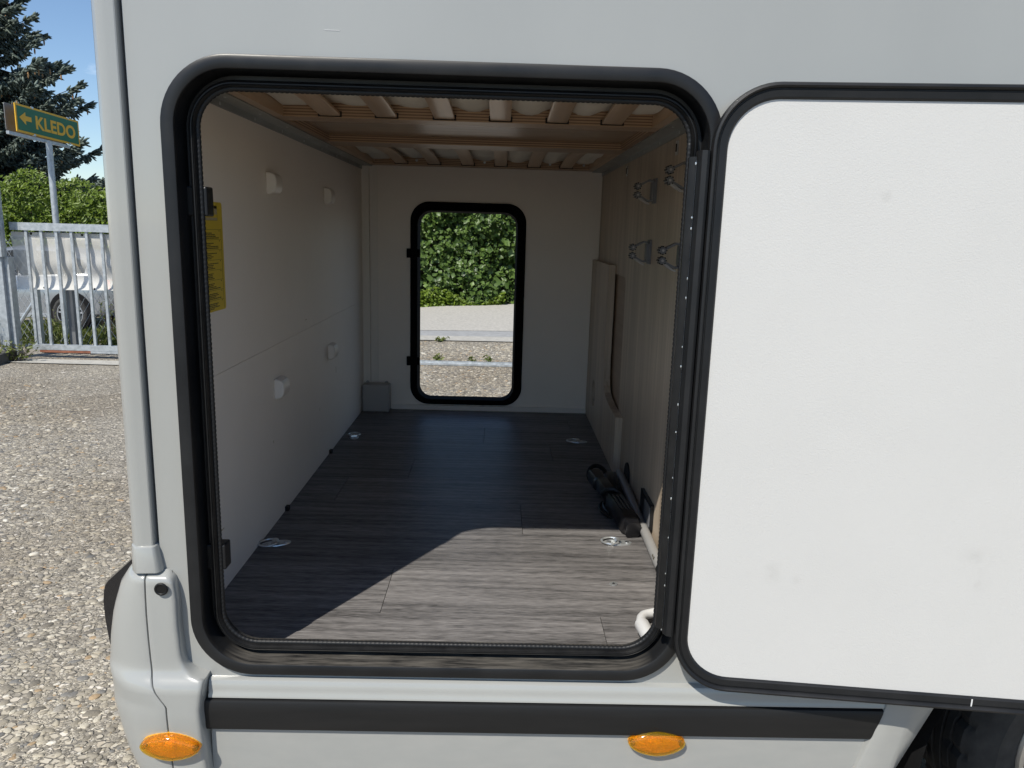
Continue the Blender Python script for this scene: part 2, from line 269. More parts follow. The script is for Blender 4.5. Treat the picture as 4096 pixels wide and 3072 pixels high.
# ------------------------------------------------------------------ builders
def link(o, parent=None):
    C.objects.link(o)
    if parent: o.parent = parent
    return o
def mesh_obj(name, V, Fs, m, parent=None, smooth=False, ang=40, recalc=True):
    me = bpy.data.meshes.new(name); me.from_pydata([tuple(v) for v in V], [], Fs)
    if recalc:
        bm = bmesh.new(); bm.from_mesh(me); bmesh.ops.remove_doubles(bm, verts=bm.verts, dist=1e-6); bmesh.ops.recalc_face_normals(bm, faces=bm.faces); bm.to_mesh(me); bm.free()
    ms = m if isinstance(m, (list, tuple)) else [m]
    for k in ms: me.materials.append(MATS[k])
    if smooth:
        me.shade_smooth(); me.set_sharp_from_angle(angle=R(ang))
    return link(bpy.data.objects.new(name, me), parent)
class MB:
    def __init__(s): s.V = []; s.F = []
    def box(s, x0, x1, y0, y1, z0, z1):
        b = len(s.V); s.V += [(x, y, z) for z in (z0, z1) for y in (y0, y1) for x in (x0, x1)]
        s.F += [tuple(b+i for i in f) for f in ((0, 2, 3, 1), (4, 5, 7, 6), (0, 1, 5, 4), (2, 6, 7, 3), (0, 4, 6, 2), (1, 3, 7, 5))]; return s
    def tube(s, pts, r, n=8, cap=True, squash=None):
        pts = [Vector(p) for p in pts]; b0 = len(s.V); N = len(pts); prev = None
        for i, p in enumerate(pts):
            d = (pts[min(i+1, N-1)]-pts[max(i-1, 0)]).normalized()
            if prev is None:
                a = Vector((0, 0, 1)) if abs(d.z) < .9 else Vector((1, 0, 0)); u = d.cross(a).normalized()
            else:
                u = (prev-d*prev.dot(d)).normalized()
            prev = u; v = d.cross(u); rr_ = r[i] if isinstance(r, (list, tuple)) else r
            for k in range(n):
                a = 2*math.pi*k/n; s.V.append(tuple(p+u*math.cos(a)*rr_+v*math.sin(a)*rr_*(squash or 1)))
        for i in range(N-1):
            for k in range(n):
                s.F.append((b0+i*n+k, b0+i*n+(k+1) % n, b0+(i+1)*n+(k+1) % n, b0+(i+1)*n+k))
        if cap:
            s.F.append(tuple(b0+k for k in range(n))); s.F.append(tuple(b0+(N-1)*n+k for k in range(n)))
        return s
    def loft(s, loops, closed_loop=True, close_ends=False, wrap=False):
        b0 = len(s.V); n = len(loops[0])
        for l in loops: s.V += [tuple(p) for p in l]
        L = len(loops)
        for i in range(L if wrap else L-1):
            j = (i+1) % L
            for k in range(n if closed_loop else n-1):
                s.F.append((b0+i*n+k, b0+i*n+(k+1) % n, b0+j*n+(k+1) % n, b0+j*n+k))
        if close_ends:
            s.F.append(tuple(b0+k for k in range(n))); s.F.append(tuple(b0+(L-1)*n+k for k in range(n)))
        return s
    def prism(s, poly, f0, f1):
        """poly: 2-D points; f0/f1 map a 2-D point to 3-D on the two faces"""
        b = len(s.V); n = len(poly); s.V += [f0(*p) for p in poly]+[f1(*p) for p in poly]
        s.F.append(tuple(b+k for k in range(n))); s.F.append(tuple(b+n+k for k in range(n)))
        for k in range(n): s.F.append((b+k, b+(k+1) % n, b+n+(k+1) % n, b+n+k))
        return s
    def sphere(s, c, rx, ry=None, rz=None, n=8, m=5):
        ry = ry or rx; rz = rz or rx; loops = []
        for i in range(1, m):
            t = math.pi*i/m; loops.append([(c[0]+rx*math.sin(t)*math.cos(2*math.pi*k/n), c[1]+ry*math.sin(t)*math.sin(2*math.pi*k/n), c[2]+rz*math.cos(t)) for k in range(n)])
        return s.loft(loops, True, True)
    def build(s, name, m, parent=None, smooth=False, ang=40): return mesh_obj(name, s.V, s.F, m, parent, smooth, ang)
def rr(x0, x1, z0, z1, r, n=10):
    r = max(r, .0005); P = []
    for cx, cz, a0 in ((x1-r, z1-r, 0), (x0+r, z1-r, 90), (x0+r, z0+r, 180), (x1-r, z0+r, 270)):
        for k in range(n+1):
            a = R(a0+90*k/n); P.append((cx+r*math.cos(a), cz+r*math.sin(a)))
    return P
def sweep(rect, r, prof, tf=lambda x, y, z: (x, y, z), wrap=False, n=10):
    x0, x1, z0, z1 = rect; loops = []
    for off, y in prof: loops.append([tf(x, y, z) for x, z in rr(x0-off, x1+off, z0-off, z1+off, r+off, n)])
    return MB().loft(loops, True, False, wrap)
def plate(name, outer, holes, f0, f1, m, parent=None):
    """flat plate with holes: triangulated faces on both sides plus walls"""
    bm = bmesh.new(); es = []
    loops = [outer]+holes
    for lp in loops:
        vs_ = [bm.verts.new((p[0], p[1], 0)) for p in lp]
        for i in range(len(vs_)): es.append(bm.edges.new((vs_[i], vs_[(i+1) % len(vs_)])))
    bmesh.ops.triangle_fill(bm, edges=es, use_beauty=True, use_dissolve=False)
    bm.verts.index_update(); V2 = [(v.co.x, v.co.y) for v in bm.verts]; T = [tuple(v.index for v in f.verts) for f in bm.faces]; bm.free()
    n = len(V2); V = [f0(*p) for p in V2]+[f1(*p) for p in V2]; Fs = T+[tuple(n+i for i in reversed(t)) for t in T]
    i0 = 0
    for lp in loops:
        k = len(lp)
        for i in range(k): Fs.append((i0+i, i0+(i+1) % k, n+i0+(i+1) % k, n+i0+i))
        i0 += k
    return mesh_obj(name, V, Fs, m, parent)
def empty(name, loc=(0, 0, 0)):
    o = bpy.data.objects.new(name, None); o.empty_display_size = .1; C.objects.link(o); o.location = loc; return o
def tag(o, label=None, cat=None, group=None, kind=None):
    if label: o['label'] = label
    if cat: o['category'] = cat
    if group: o['group'] = group
    if kind: o['kind'] = kind
    return o
def bevel(o, wdt, seg=2):
    md = o.modifiers.new('bevel', 'BEVEL'); md.width = wdt; md.segments = seg; md.limit_method = 'ANGLE'; md.angle_limit = R(50); return o
def circle(cx, cz, r, n=24): return [(cx+r*math.cos(2*math.pi*k/n), cz+r*math.sin(2*math.pi*k/n)) for k in range(n)]
def copy_tree(o, parent=None):
    c = o.copy(); C.objects.link(c); c.parent = parent
    for ch in list(o.children): copy_tree(ch, c)
    return c
def lerp(a, b, t): return a+(b-a)*t
def sstep(t): t = max(0., min(1., t)); return t*t*(3-2*t)

# ================================================================== SETTING
G = -.55
def ground_z(x, y):
    s = sstep((y-7)/5.); k = .045*(x+1.4) if x > -1.4 else .10*(x+1.4)
    return G+s*max(-.80, min(.35, k))
def sheet(name, xs, ys, m, dz=0., rough=0.):
    V = [(x, y, ground_z(x, y)+dz+(rough*random.uniform(-1, 1) if rough else 0)) for y in ys for x in xs]; n = len(xs)
    Fs = [(j*n+i, j*n+i+1, (j+1)*n+i+1, (j+1)*n+i) for j in range(len(ys)-1) for i in range(n-1)]
    o = mesh_obj(name, V, Fs, m, smooth=True, recalc=False); tag(o, kind='structure'); return o
xs = [-300, -120, -60, -30]+[x*1. for x in range(-22, 15)]+[20, 40, 90, 300]
ys = [-300, -100, -40, -20, -10, -6, -3, 0, 2, 4, 5, 6]+[6.5+.5*k for k in range(30)]+[24, 30, 45, 80, 160, 400]
sheet('ground', xs, ys, 'pebble_ground')
rx = [-60, -30]+[x*1. for x in range(-20, 17)]+[30, 60]
sheet('road', rx, [8.95, 9.3, 9.8, 10.3, 10.8, 11.3, 11.8, 12.35], 'asphalt', .008)
sheet('road_edge_band', rx, [8.42, 8.7, 8.96], 'asphalt_band', .004)
sheet('gutter_strip', rx, [8.02, 8.2, 8.41], 'concrete', .012)
o = sheet('threshold_strip', [-5.2, -4.5, -3.5, -2.5, -1.2], [5.84, 5.95, 6.06], 'concrete', .010)

# pebbles of the exposed-aggregate concrete: real flattened stones near the camper
def pebbles():
    nx, ny = 8, 3
    PX, PY, S = [], [], []
    cell = .0165
    y = .05
    while y < 5.7:
        xl = -1.75-.80*max(0, y-.3); xr_ = -.72-.62*max(0, y-.3); c = cell*(1+.10*max(0, y-1.2))
        x = xl
        while x < xr_:
            if random.random() > (y-3.4)/2.3: (PX.append(x+random.uniform(-.45, .45)*c), PY.append(y+random.uniform(-.45, .45)*c), S.append(c))
            x += c
        y += c
    y = 4.35
    while y < 7.95:                                   # the strip of yard seen through the far hatch
        c = .027; x = -1.7
        while x < 1.0:
            if not 6.28 < y < 6.42: (PX.append(x+random.uniform(-.45, .45)*c), PY.append(y+random.uniform(-.45, .45)*c), S.append(c*1.15))
            x += c
        y += c
    PX = np.array(PX); PY = np.array(PY); S = np.array(S); N = len(PX)
    size = S*np.exp(rng.normal(-.95, .55, N)); size = np.clip(size, .0020, .021)
    big = rng.random(N) < .05; size[big] *= 1.35
    asp = rng.uniform(.45, .85, N); rot = rng.normal(.35, .8, N); hh = size*rng.uniform(.14, .30, N)
    pal = np.array([(.15, .14, .125), (.22, .205, .18), (.29, .27, .235), (.37, .345, .295), (.47, .45, .40), (.35, .265, .175), (.17, .17, .172), (.60, .59, .56), (.26, .25, .235)])
    pc = pal[rng.choice(len(pal), N, p=[.10, .19, .22, .20, .10, .03, .06, .03, .07])]*rng.uniform(.80, 1.08, (N, 1))*np.array([1.02, 1.0, .945])
    rings = [(1.0, -.25), (.92, .35), (.62, .80)]
    vs_ = []
    for rr_, hz in rings:
        for k in range(nx):
            a = 2*math.pi*k/nx+.2*hz; vs_.append((math.cos(a)*rr_, math.sin(a)*rr_, hz))
    vs_.append((0, 0, 1.0)); T = np.array(vs_); nv = len(T)
    f4 = [(i*nx+k, i*nx+(k+1) % nx, (i+1)*nx+(k+1) % nx, (i+1)*nx+k) for i in range(ny-1) for k in range(nx)]
    f3 = [((ny-1)*nx+k, (ny-1)*nx+(k+1) % nx, nv-1) for k in range(nx)]
    jit = 1+rng.normal(0, .10, (N, nv, 1)); P = T[None]*jit
    X = P[..., 0]*size[:, None]; Y = P[..., 1]*(size*asp)[:, None]; Z = P[..., 2]*hh[:, None]
    ca, sa = np.cos(rot)[:, None], np.sin(rot)[:, None]
    V = np.stack([PX[:, None]+X*ca-Y*sa, PY[:, None]+X*sa+Y*ca, np.where(PY > 7, np.vectorize(ground_z)(PX, PY), G)[:, None]+Z], -1).reshape(-1, 3)
    base = (np.arange(N)*nv)[:, None, None]
    F4 = (np.array(f4)[None]+base).reshape(-1, 4); F3 = (np.array(f3)[None]+base).reshape(-1, 3)
    me = bpy.data.meshes.new('pebbles'); me.vertices.add(len(V)); me.vertices.foreach_set('co', V.ravel())
    li = np.concatenate([F4.ravel(), F3.ravel()]); me.loops.add(len(li)); me.loops.foreach_set('vertex_index', li)
    st = np.concatenate([np.arange(len(F4))*4, len(F4)*4+np.arange(len(F3))*3]); me.polygons.add(len(st)); me.polygons.foreach_set('loop_start', st)
    me.update(calc_edges=True); me.validate()
    ca_ = me.attributes.new('Col', 'FLOAT_COLOR', 'POINT'); cc = np.ones((len(V), 4)); cc[:, :3] = np.repeat(pc, nv, 0); ca_.data.foreach_set('color', cc.ravel())
    me.shade_smooth(); me.materials.append(MATS['pebble'])
    o = bpy.data.objects.new('pebbles', me); C.objects.link(o)
    tag(o, 'pale rounded pebbles set in the concrete yard', 'pebbles', kind='stuff'); return N
pebbles()

# ================================================================== MOTORHOME
mh = empty('motorhome', (0, 0, G)); bpy.context.view_layer.update()
class P_:  # keep world coordinates of baked parts under an Empty that stands on the ground
    pass
def part(o, parent=mh):
    o.parent = parent
    if parent is mh: o.matrix_parent_inverse = Matrix.Translation((0, 0, -G))
    return o
W = -.170
# outer skin with the hatch opening and the wheel arch cut out
SEAL = (-.5153, .3187, .0653, 1.0788)           # clear opening inside the seal
op = rr(SEAL[0]-.032, SEAL[1]+.032, SEAL[2]-.032, SEAL[3]+.032, .098)
outer = [(-.614, .008), (.79, .008), (.93, .15), (1.78, .15), (1.93, .008), (4.2, .008), (4.2, 2.28), (-.614, 2.28)]
part(plate('side_wall', outer, [op], lambda x, z: (x, W, z), lambda x, z: (x, W+.044, z), 'paint'))
part(MB().box(-.2925, -.268, W-.0006, W-.0001, 1.1666, 1.1672).build('paint_scratch', 'plastic_white'))
# rear corner moulding
prof = [(-.6195, -.150), (-.6195, -.1790), (-.6202, -.1815), (-.6220, -.1828), (-.6350, -.1850), (-.6460, -.1862), (-.6500, -.1850), (-.6580, -.1775), (-.6615, -.1720), (-.6635, -.160), (-.6640, -.05)]
part(MB().loft([[(x, y, z) for x, y in prof] for z in (.262, 2.28)], False).build('corner_moulding', 'paint', smooth=True, ang=24))
part(MB().box(-.66, -.612, -.152, -.140, .02, 2.28).build('joint_shadow_strip', 'rubber'))  # black strip paints the shadow line in the moulding gap
part(MB().box(-.664, -.640, -.05, 2.10, -.20, 2.28).build('rear_wall', 'paint'))
# cap under the moulding
cap = []
for z, dx, dy in ((.2782, -.0004, .003), (.2780, .0006, -.0005), (.2765, .0014, -.0030), (.2740, .0018, -.0042), (.229, .0060, -.0070), (.2275, .0056, -.0062), (.2268, .0030, -.002)):
    cap.append([(-.6180+dx*1.9, -.155, z), (-.6180+dx*1.9, -.1775+dy*.5, z), (-.6186+dx*1.8, -.1800+dy*.7, z), (-.6205+dx*1.4, -.1835+dy, z), (-.6225+dx*1.2, -.1850+dy, z), (-.6460, -.1872+dy, z), (-.6495, -.1866+dy, z), (-.6520-dx*.1, -.1845+dy, z), (-.6600-dx*.2, -.1765+dy*.6, z), (-.6640-dx*.3, -.165, z), (-.6665-dx*.3, -.14, z), (-.6665, -.08, z)])
part(MB().loft(cap, False).build('moulding_cap', 'paint', smooth=True, ang=28))
# bumper corner: two painted pieces with a seam between
zl = [-.2186, -.1712, -.1316, -.0885, -.0502, -.0041, .0222, .0748, .1343, .1893, .2259]
xl_ = [-.688, -.711, -.7239, -.7324, -.7392, -.738, -.7437, -.7386, -.7274, -.708, -.6824]
zr = [-.1762, -.0956, -.039, .0017, .0205, .0255, .030, .0366, .048, .0638, .125, .1783, .2129, .226]
xr_ = [-.532, -.5377, -.540, -.5346, -.5338, -.5530, -.560, -.5672, -.574, -.5773, -.5801, -.5801, -.5844, -.592]
zs = [-.1693, -.1367, -.0782, -.030, -.024, -.014, -.003, .009, .022, .036, .0575, .10, .147, .19, .2256]; xs_ = [-.597, -.598, -.6003, -.6014, -.6045, -.6115, -.6185, -.6247, -.6293, -.6318, -.6334, -.6348, -.6354, -.6350, -.634]
zf = [-.30, -.15, -.05, .0, .012, .024, .034, .044, .06, .15, .215, .226]; yf_ = [-.200, -.214, -.2170, -.2150, -.2115, -.2030, -.1975, -.1960, -.1956, -.195, -.1935, -.189]
levels = [-.30, -.27, -.24, -.21, -.18, -.15, -.12, -.09, -.07, -.05, -.042, -.036, -.030, -.026, -.022, -.018, -.014, -.010, -.005, 0., .005, .010, .015, .020, .0225, .0255, .030, .035, .040, .046, .054, .065, .08, .10, .125, .15, .175, .19, .205, .215, .221, .226, .2285]
rightp, leftp = [], []
for z in levels:
    a = float(np.interp(z, zl, xl_)); if_top = sstep((z-.219)/.0095)
    b_ = float(np.interp(z, zr, xr_)); s_ = float(np.interp(z, zs, xs_)); f_ = float(np.interp(z, zf, yf_))
    if z < -.2186: a = -.688+(-.2186-z)*.75
    f_ += if_top*.016; b_ -= if_top*.004; a += if_top*.012
    yb = -.168
    rightp.append([(b_, yb, z), (b_, f_+.012, z), (b_-.0012, f_+.005, z), (b_-.004, f_+.0012, z), (b_-.009, f_, z)]+[(lerp(b_-.009, s_+.004, k/5), f_, z) for k in range(1, 6)]+[(s_+.0016, f_+.0006, z), (s_+.0010, f_+.003, z), (s_+.0010, f_+.012, z)])
    row = [(s_-.0010, f_+.012, z), (s_-.0010, f_+.003, z), (s_-.0016, f_+.0006, z), (s_-.004, f_, z)]
    for k in range(1, 15):
        t = R(90)*k/14; row.append((s_-.004+(a-s_+.004)*math.sin(t)**1.05, -.105+(f_+.105)*math.cos(t)**.85, z))
    row += [(a, -.03, z), (a+.004, .12, z)]
    leftp.append(row)
bc = part(MB().loft(rightp, False).build('bumper_corner', 'paint', smooth=True, ang=55))
be = part(MB().loft(leftp, False).build('bumper_end', 'paint', smooth=True, ang=55))
pl = MB(); cy = -.1985
for rads in [((.0125, -.0005), (.0122, -.0022), (.0105, -.0032), (.0088, -.0030), (.0080, -.0018), (.0001, -.0018))]:
    pl.loft([[(-.6028+r_*math.cos(2*math.pi*k/24), cy+d_, .2010+r_*math.sin(2*math.pi*k/24)) for k in range(24)] for r_, d_ in rads])
plug = part(pl.build('screw_plug', 'rubber', smooth=True, ang=50), bc); 
# black tail-light housing sticking out behind the bumper edge
tl = [[(x*1.09, y, .86+(z-.86)*1.09) for x, z in ((-.650, .262), (-.700, .2165), (-.7065, .208), (-.7100, .196), (-.7125, .1755), (-.712, .14), (-.707, .09), (-.69, .05), (-.63, .06))] for y in (-.085, -.075, .10)]
tl[0] = [((x+.62)*.97-.62, y, z) for x, y, z in tl[0]]
part(MB().loft(tl, True, True).build('tail_light', 'gloss_black', smooth=True, ang=30))
# moulded ledge, black rub strip, lower skirt, wheel-arch trim
def extr(prof, x0, x1, name, m, x1b=None, parent=mh, smooth=True, nseg=1):
    xe = lambda z: .7645+(z+.0054)*.312+.0015
    loops = [[(lerp(x0, xe(z), i/nseg), y, z) for j, (y, z) in enumerate(prof)] for i in range(nseg+1)]
    return part(MB().loft(loops, False).build(name, m, smooth=smooth, ang=35), parent)
extr([(-.160, .0105), (-.176, .0105), (-.1815, .0075), (-.1845, .001), (-.1862, -.007), (-.1868, -.014), (-.190, -.0195), (-.1905, -.0235), (-.186, -.0255), (-.165, -.0262)], -.5325, .772, 'ledge', 'paint', .764)
extr([(-.165, -.0262), (-.1895, -.0264), (-.1935, -.0280), (-.1955, -.033), (-.1960, -.050), (-.1945, -.066), (-.1950, -.082), (-.1930, -.0885), (-.188, -.0898), (-.165, -.0900)], -.5385, .764, 'rub_strip', 'strip_black', .742)
extr([(-.165, -.0902), (-.1800, -.0904), (-.1835, -.0925), (-.1840, -.10), (-.1850, -.16), (-.1845, -.24), (-.178, -.27), (-.15, -.28)], -.532, .740, 'skirt_panel', 'paint_dusty', .66)
# arch trim: slanted band, proud flat then bevelled back
rows = []
for z in (.17, .10, .04, -.014, -.0451, -.10, -.155, -.22, -.29):
    xa = .7645+(z+.0054)*.312; xc = .8105+(z+.0451)*.215; xb = .878+(z+.014)*.432
    rows.append([(xa, -.168, z), (xa+.0004, -.186, z), (xa+.003, -.1925, z), (xa+.008, -.1948, z), (lerp(xa, xc, .55), -.1955, z), (xc-.006, -.1950, z), (xc+.004, -.1938, z), (lerp(xc, xb, .5), -.184, z), (xb-.002, -.1735, z), (xb, -.171, z), (xb-.001, -.160, z), (xb-.006, -.12, z)])
part(MB().loft(rows, False).build('wheel_arch_trim', 'paint_dusty', smooth=True, ang=30))
# wheel-arch liner (rounded tunnel) and its back plate
WX, WZ, WR = 1.345, -.212, .338
lin = [[(WX+.47*math.cos(R(a)), y, WZ+.02+.40*math.sin(R(a))) for a in range(-30, 211, 8)] for y in (-.150, .0, .15, .30)]
part(MB().loft(lin, False).build('arch_liner', 'liner', smooth=True))
part(MB().box(.80, 1.95, .30, .32, -.45, .25).build('arch_back_plate', 'liner'))
part(MB().box(.56, .80, -.15, -.10, -.30, .0).build('skirt_bracket', 'liner'))
# wheel
def wheel_parts(cx, cy, cz, r, wdt, parent, side=-1, segs=150, rimr=None):
    """axis along Y; outer face on -Y when side=-1"""
    rimr = rimr or r*.645
    h = wdt/2
    pr = [(rimr*.985, -h*.78), (rimr*1.03, -h*.90), (rimr*1.06, -h*.93), (rimr*1.10, -h*.97), (lerp(rimr, r, .45), -h*1.06), (lerp(rimr, r, .50), -h*1.075), (lerp(rimr, r, .54), -h*1.055), (lerp(rimr, r, .78), -h*.99), (r*.965, -h*.90), (r*.985, -h*.80), (r*.988, -h*.79), (r, -h*.62)]
    tread = []
    for k in range(-2, 3):
        c = k*h*.30
        tread += [(r, c-h*.10), (r, c+h*.10), (r-.008, c+h*.12), (r-.008, c+h*.18)]
    pr = pr[:-1]+[(r*.999, -h*.75)]+tread[:-2]+[(r*.999, h*.75)]+[(a, -b) for a, b in reversed(pr[:-1])]
    loops = []
    for s in range(segs):
        a = 2*math.pi*s/segs; lp = []
        for rr_, y in pr:
            q = rr_
            if rr_ > r*.97 and abs(y) > h*.28 and s % 5 == 0: q -= .007
            lp.append((cx+q*math.cos(a), cy-side*-1*y*-1 if False else cy+y*(1 if side == -1 else -1), cz+q*math.sin(a)))
        loops.append(lp)
    ty = MB().loft(loops, False, False, True).build('tyre', 'tyre', None, True, 25)
    m = MB(); n = 60
    def ring(rad, y): return [(cx+rad*math.cos(2*math.pi*k/n), cy+y*(1 if side == -1 else -1), cz+rad*math.sin(2*math.pi*k/n)) for k in range(n)]
    m.loft([ring(rimr*1.02, -h*.88), ring(rimr*1.0, -h*.95), ring(rimr*.955, -h*.95), ring(rimr*.93, -h*.80), ring(rimr*.88, -h*.2), ring(rimr*.88, h*.6)])
    for k in range(5):
        a = 2*math.pi*k/5+.3; ux, uz = math.cos(a), math.sin(a); vx, vz = -uz, ux
        for off in (-.2, .2):
            lo = []
            for t, wd, yy in ((.10, .045, -.55), (.5, .05, -.72), (.93, .075, -.72)):
                rad = rimr*t; c = (cx+ux*rad+vx*off*rimr*t*.9, cz+uz*rad+vz*off*rimr*t*.9)
                lo.append([(c[0]+vx*wd*rimr*s1, cy+(yy*h+dy*h)*(1 if side == -1 else -1), c[1]+vz*wd*rimr*s1) for s1, dy in ((-1, 0), (1, 0), (1.2, .35), (-1.2, .35))])
            m.loft(lo, True, True)
    m.loft([ring(.0005, -h*.62), ring(rimr*.17, -h*.60), ring(rimr*.22, -h*.45), ring(rimr*.22, h*.2)])
    rm = m.build('rim', 'alu', None, True, 35)
    dk = MB().loft([ring(rimr*.9, h*.1), ring(.001, h*.1)]).build('brake_disc', 'liner', None)
    return ty, rm, dk
whl = empty('wheel', (WX, .01, WZ)); whl.parent = mh; whl.matrix_parent_inverse = Matrix.Translation((0, 0, -G))
bpy.context.view_layer.update()
for o in wheel_parts(0, 0, 0, WR, .205, None, -1): o.parent = whl
# hatch frame: flange, recess, sill; the bottom recess carries dust
fr = sweep(SEAL, .068, [(.046, -.1705), (.0462, -.178), (.0450, -.1812), (.0425, -.1824), (.0255, -.1824), (.0240, -.1815), (.0232, -.1795), (.0228, -.172), (.0224, -.140), (.0205, -.1360), (.0125, -.1355), (.0115, -.1420), (.0, -.1400), (.001, -.126), (.07, -.1258), (.07, -.1245)], n=14)
hf = part(fr.build('hatch_frame', 'frame_black_dusty', smooth=True, ang=32))
# seal: ribbed bulb then corded bead
sb = sweep(SEAL, .068, [(.0112, -.1400), (.0118, -.1490), (.0106, -.1530), (.0090, -.1545), (.0080, -.1532), (.0068, -.1552), (.0050, -.1552), (.0042, -.1535), (.0030, -.1542), (.0012, -.1510), (.0, -.1460), (.0, -.1400)], n=14)
hs_ = part(sb.build('hatch_seal', 'rubber', smooth=True, ang=28))
path = rr(SEAL[0]+.001, SEAL[1]-.001, SEAL[2]+.001, SEAL[3]-.001, .066, 16)
pts = []; acc = 0; STEP = .0028
for i in range(len(path)):
    a, b_ = Vector((path[i][0], -.1425, path[i][1])), Vector((path[(i+1) % len(path)][0], -.1425, path[(i+1) % len(path)][1])); L = (b_-a).length
    while acc <= L:
        pts.append(a+(b_-a)*(acc/L if L else 0)); acc += STEP
    acc -= L
bead = MB(); loops = []; N = len(pts)
for i, p in enumerate(pts):
    d = (pts[(i+1) % N]-pts[i-1]).normalized(); nrm = Vector((-d.z, 0, d.x)); r_ = .0052*(1.0 if i % 3 else .84)
    loops.append([tuple(p+nrm*math.cos(2*math.pi*k/7)*r_+Vector((0, 1, 0))*math.sin(2*math.pi*k/7)*r_) for k in range(7)])
bead.loft(loops, True, False, True); part(bead.build('corded_bead', 'bead', smooth=True, ang=80), hs_)
for z0, z1 in ((.868, .918), (.214, .264)):
    lk = MB().box(-.545, -.5045, -.143, -.112, z0, z1).build('latch_keeper', 'frame_black'); bevel(lk, .003); part(lk, hf)
# ---- the hatch door, swung open to the right
DA = .1071; DX, DY = .435, -.215; ca_, sa_ = math.cos(DA), math.sin(DA)
def tf(s, t, z): return (DX+s*ca_+t*sa_, DY-s*sa_+t*ca_, z)
DR = (-.072, .728, .053, 1.0773)
door = part(MB().prism(rr(DR[0]-.002, DR[1]+.002, DR[2]-.002, DR[3]+.002, .080, 12), lambda x, z: tf(x, 0, z), lambda x, z: tf(x, .012, z)).build('hatch_door', 'door_white'))
part(sweep(DR, .078, [(-.0015, .0005), (0, -.003), (.002, -.0048), (.0125, -.0062), (.0135, -.0045), (.0148, -.0045), (.0160, -.0085), (.0190, -.0115), (.0225, -.0105), (.0245, -.006), (.0250, .002), (.0240, .010), (.018, .0155), (0, .0155)], tf, n=14).build('edge_seal', 'frame_black', smooth=True, ang=32), door)
part(sweep(DR, .078, [(.017, .0158), (.017, .030), (.010, .034), (-.30, .034)], tf, n=14).build('outer_skin', 'paint', smooth=True, ang=40), door)
hb = MB().prism([(-.118, -.003), (-.112, -.012), (-.104, -.0135), (-.099, -.009), (-.0975, .0), (-.0975, .018), (-.118, .018)], lambda s, t: tf(s, t, .135), lambda s, t: tf(s, t, .995))
part(hb.build('hinge_strip', 'frame_black', smooth=True, ang=35), door)
hk = MB().prism([(-.1235, .0), (-.121, -.0045), (-.1185, -.003), (-.1185, .010), (-.1235, .010)], lambda s, t: tf(s, t, .15), lambda s, t: tf(s, t, .98))
part(hk.build('hinge_pin_rail', 'zinc', smooth=True), door)
part(MB().prism([(-.131, -.001), (-.1235, -.006), (-.1195, -.006), (-.1195, -.0035), (-.131, .012)], lambda s, t: tf(s, t, .145), lambda s, t: tf(s, t, .985)).build('hinge_cover', 'rubber', smooth=True), door)
for k in range(15):
    z_ = .16+k*.0575+random.uniform(-.022, .022); q_ = tf(-.1205, -.0050, z_)
    part(MB().sphere(q_, random.uniform(.0012, .0020), .0015, random.uniform(.002, .0042), 8, 5).build('hinge_glint_screw', 'zinc', smooth=True), door)  # screw heads added for glints along the hinge, sizes varied
jt = MB().box(0, .0022, -.0068, -.0060, 0, 1); jt.V = [tf(.440+x, y, .0515-.017*z) for x, y, z in jt.V]
part(jt.build('seal_joint', 'plastic_white'), door)
# ---- marker lamps
def marker(cx, cz, base_y, hw, hh, tilt):
    e = MB(); n = 48
    def ell(sx, sz, y): return [(sx*math.cos(2*math.pi*k/n)*(1-.04*abs(math.sin(2*math.pi*k/n))), y, sz*math.sin(2*math.pi*k/n)*(abs(math.cos(2*math.pi*k/n))*-.10+1.0)) for k in range(n)]
    def place(m):
        m.V = [(cx+x*math.cos(tilt)+z*math.sin(tilt), base_y+y, cz-x*math.sin(tilt)+z*math.cos(tilt)) for x, y, z in m.V]; return m
    b = place(MB().loft([ell(hw*1.0, hh*1.0, .004), ell(hw*1.0, hh*1.0, -.004), ell(hw*.985, hh*.97, -.0045), ell(.0005, .0003, -.0045)])).build('side_marker_lamp', 'reflector', smooth=True, ang=40); part(b)
    outl = [(1.0, -.0038), (1.005, -.007), (1.0, -.0105), (.975, -.0138), (.92, -.0165), (.80, -.0185), (.60, -.0200), (.35, -.0208), (.12, -.0211), (.003, -.0211)]
    inn = [(s*.97, y+.0022) for s, y in reversed(outl)]
    part(place(MB().loft([ell(hw*s, hh*s, y) for s, y in outl]+[ell(hw*s, hh*s, y) for s, y in inn])).build('lens', 'amber', smooth=True, ang=50), b)
    m = MB(); m.loft([[(x, y-.0045, z) for x, y, z in ell(.0125, .0095, 0)], ell(.010, .008, -.011), ell(.004, .003, -.0125), ell(.0002, .0002, -.0125)])
    part(place(m).build('bulb_holder', 'reflector', smooth=True), b)
    for s in (-1, 1):
        m = MB().loft([[(s*hw*.84+.0042*math.cos(2*math.pi*k/12), y, .0042*math.sin(2*math.pi*k/12)) for k in range(12)] for y in (-.004, -.0125)], True, True)
        part(place(m).build('screw_post', 'rust', smooth=True), b)
marker(-.5955, -.1065, -.2140, .0560, .0262, .03)
marker(.3255, -.1040, -.1840, .0555, .0262, .0)

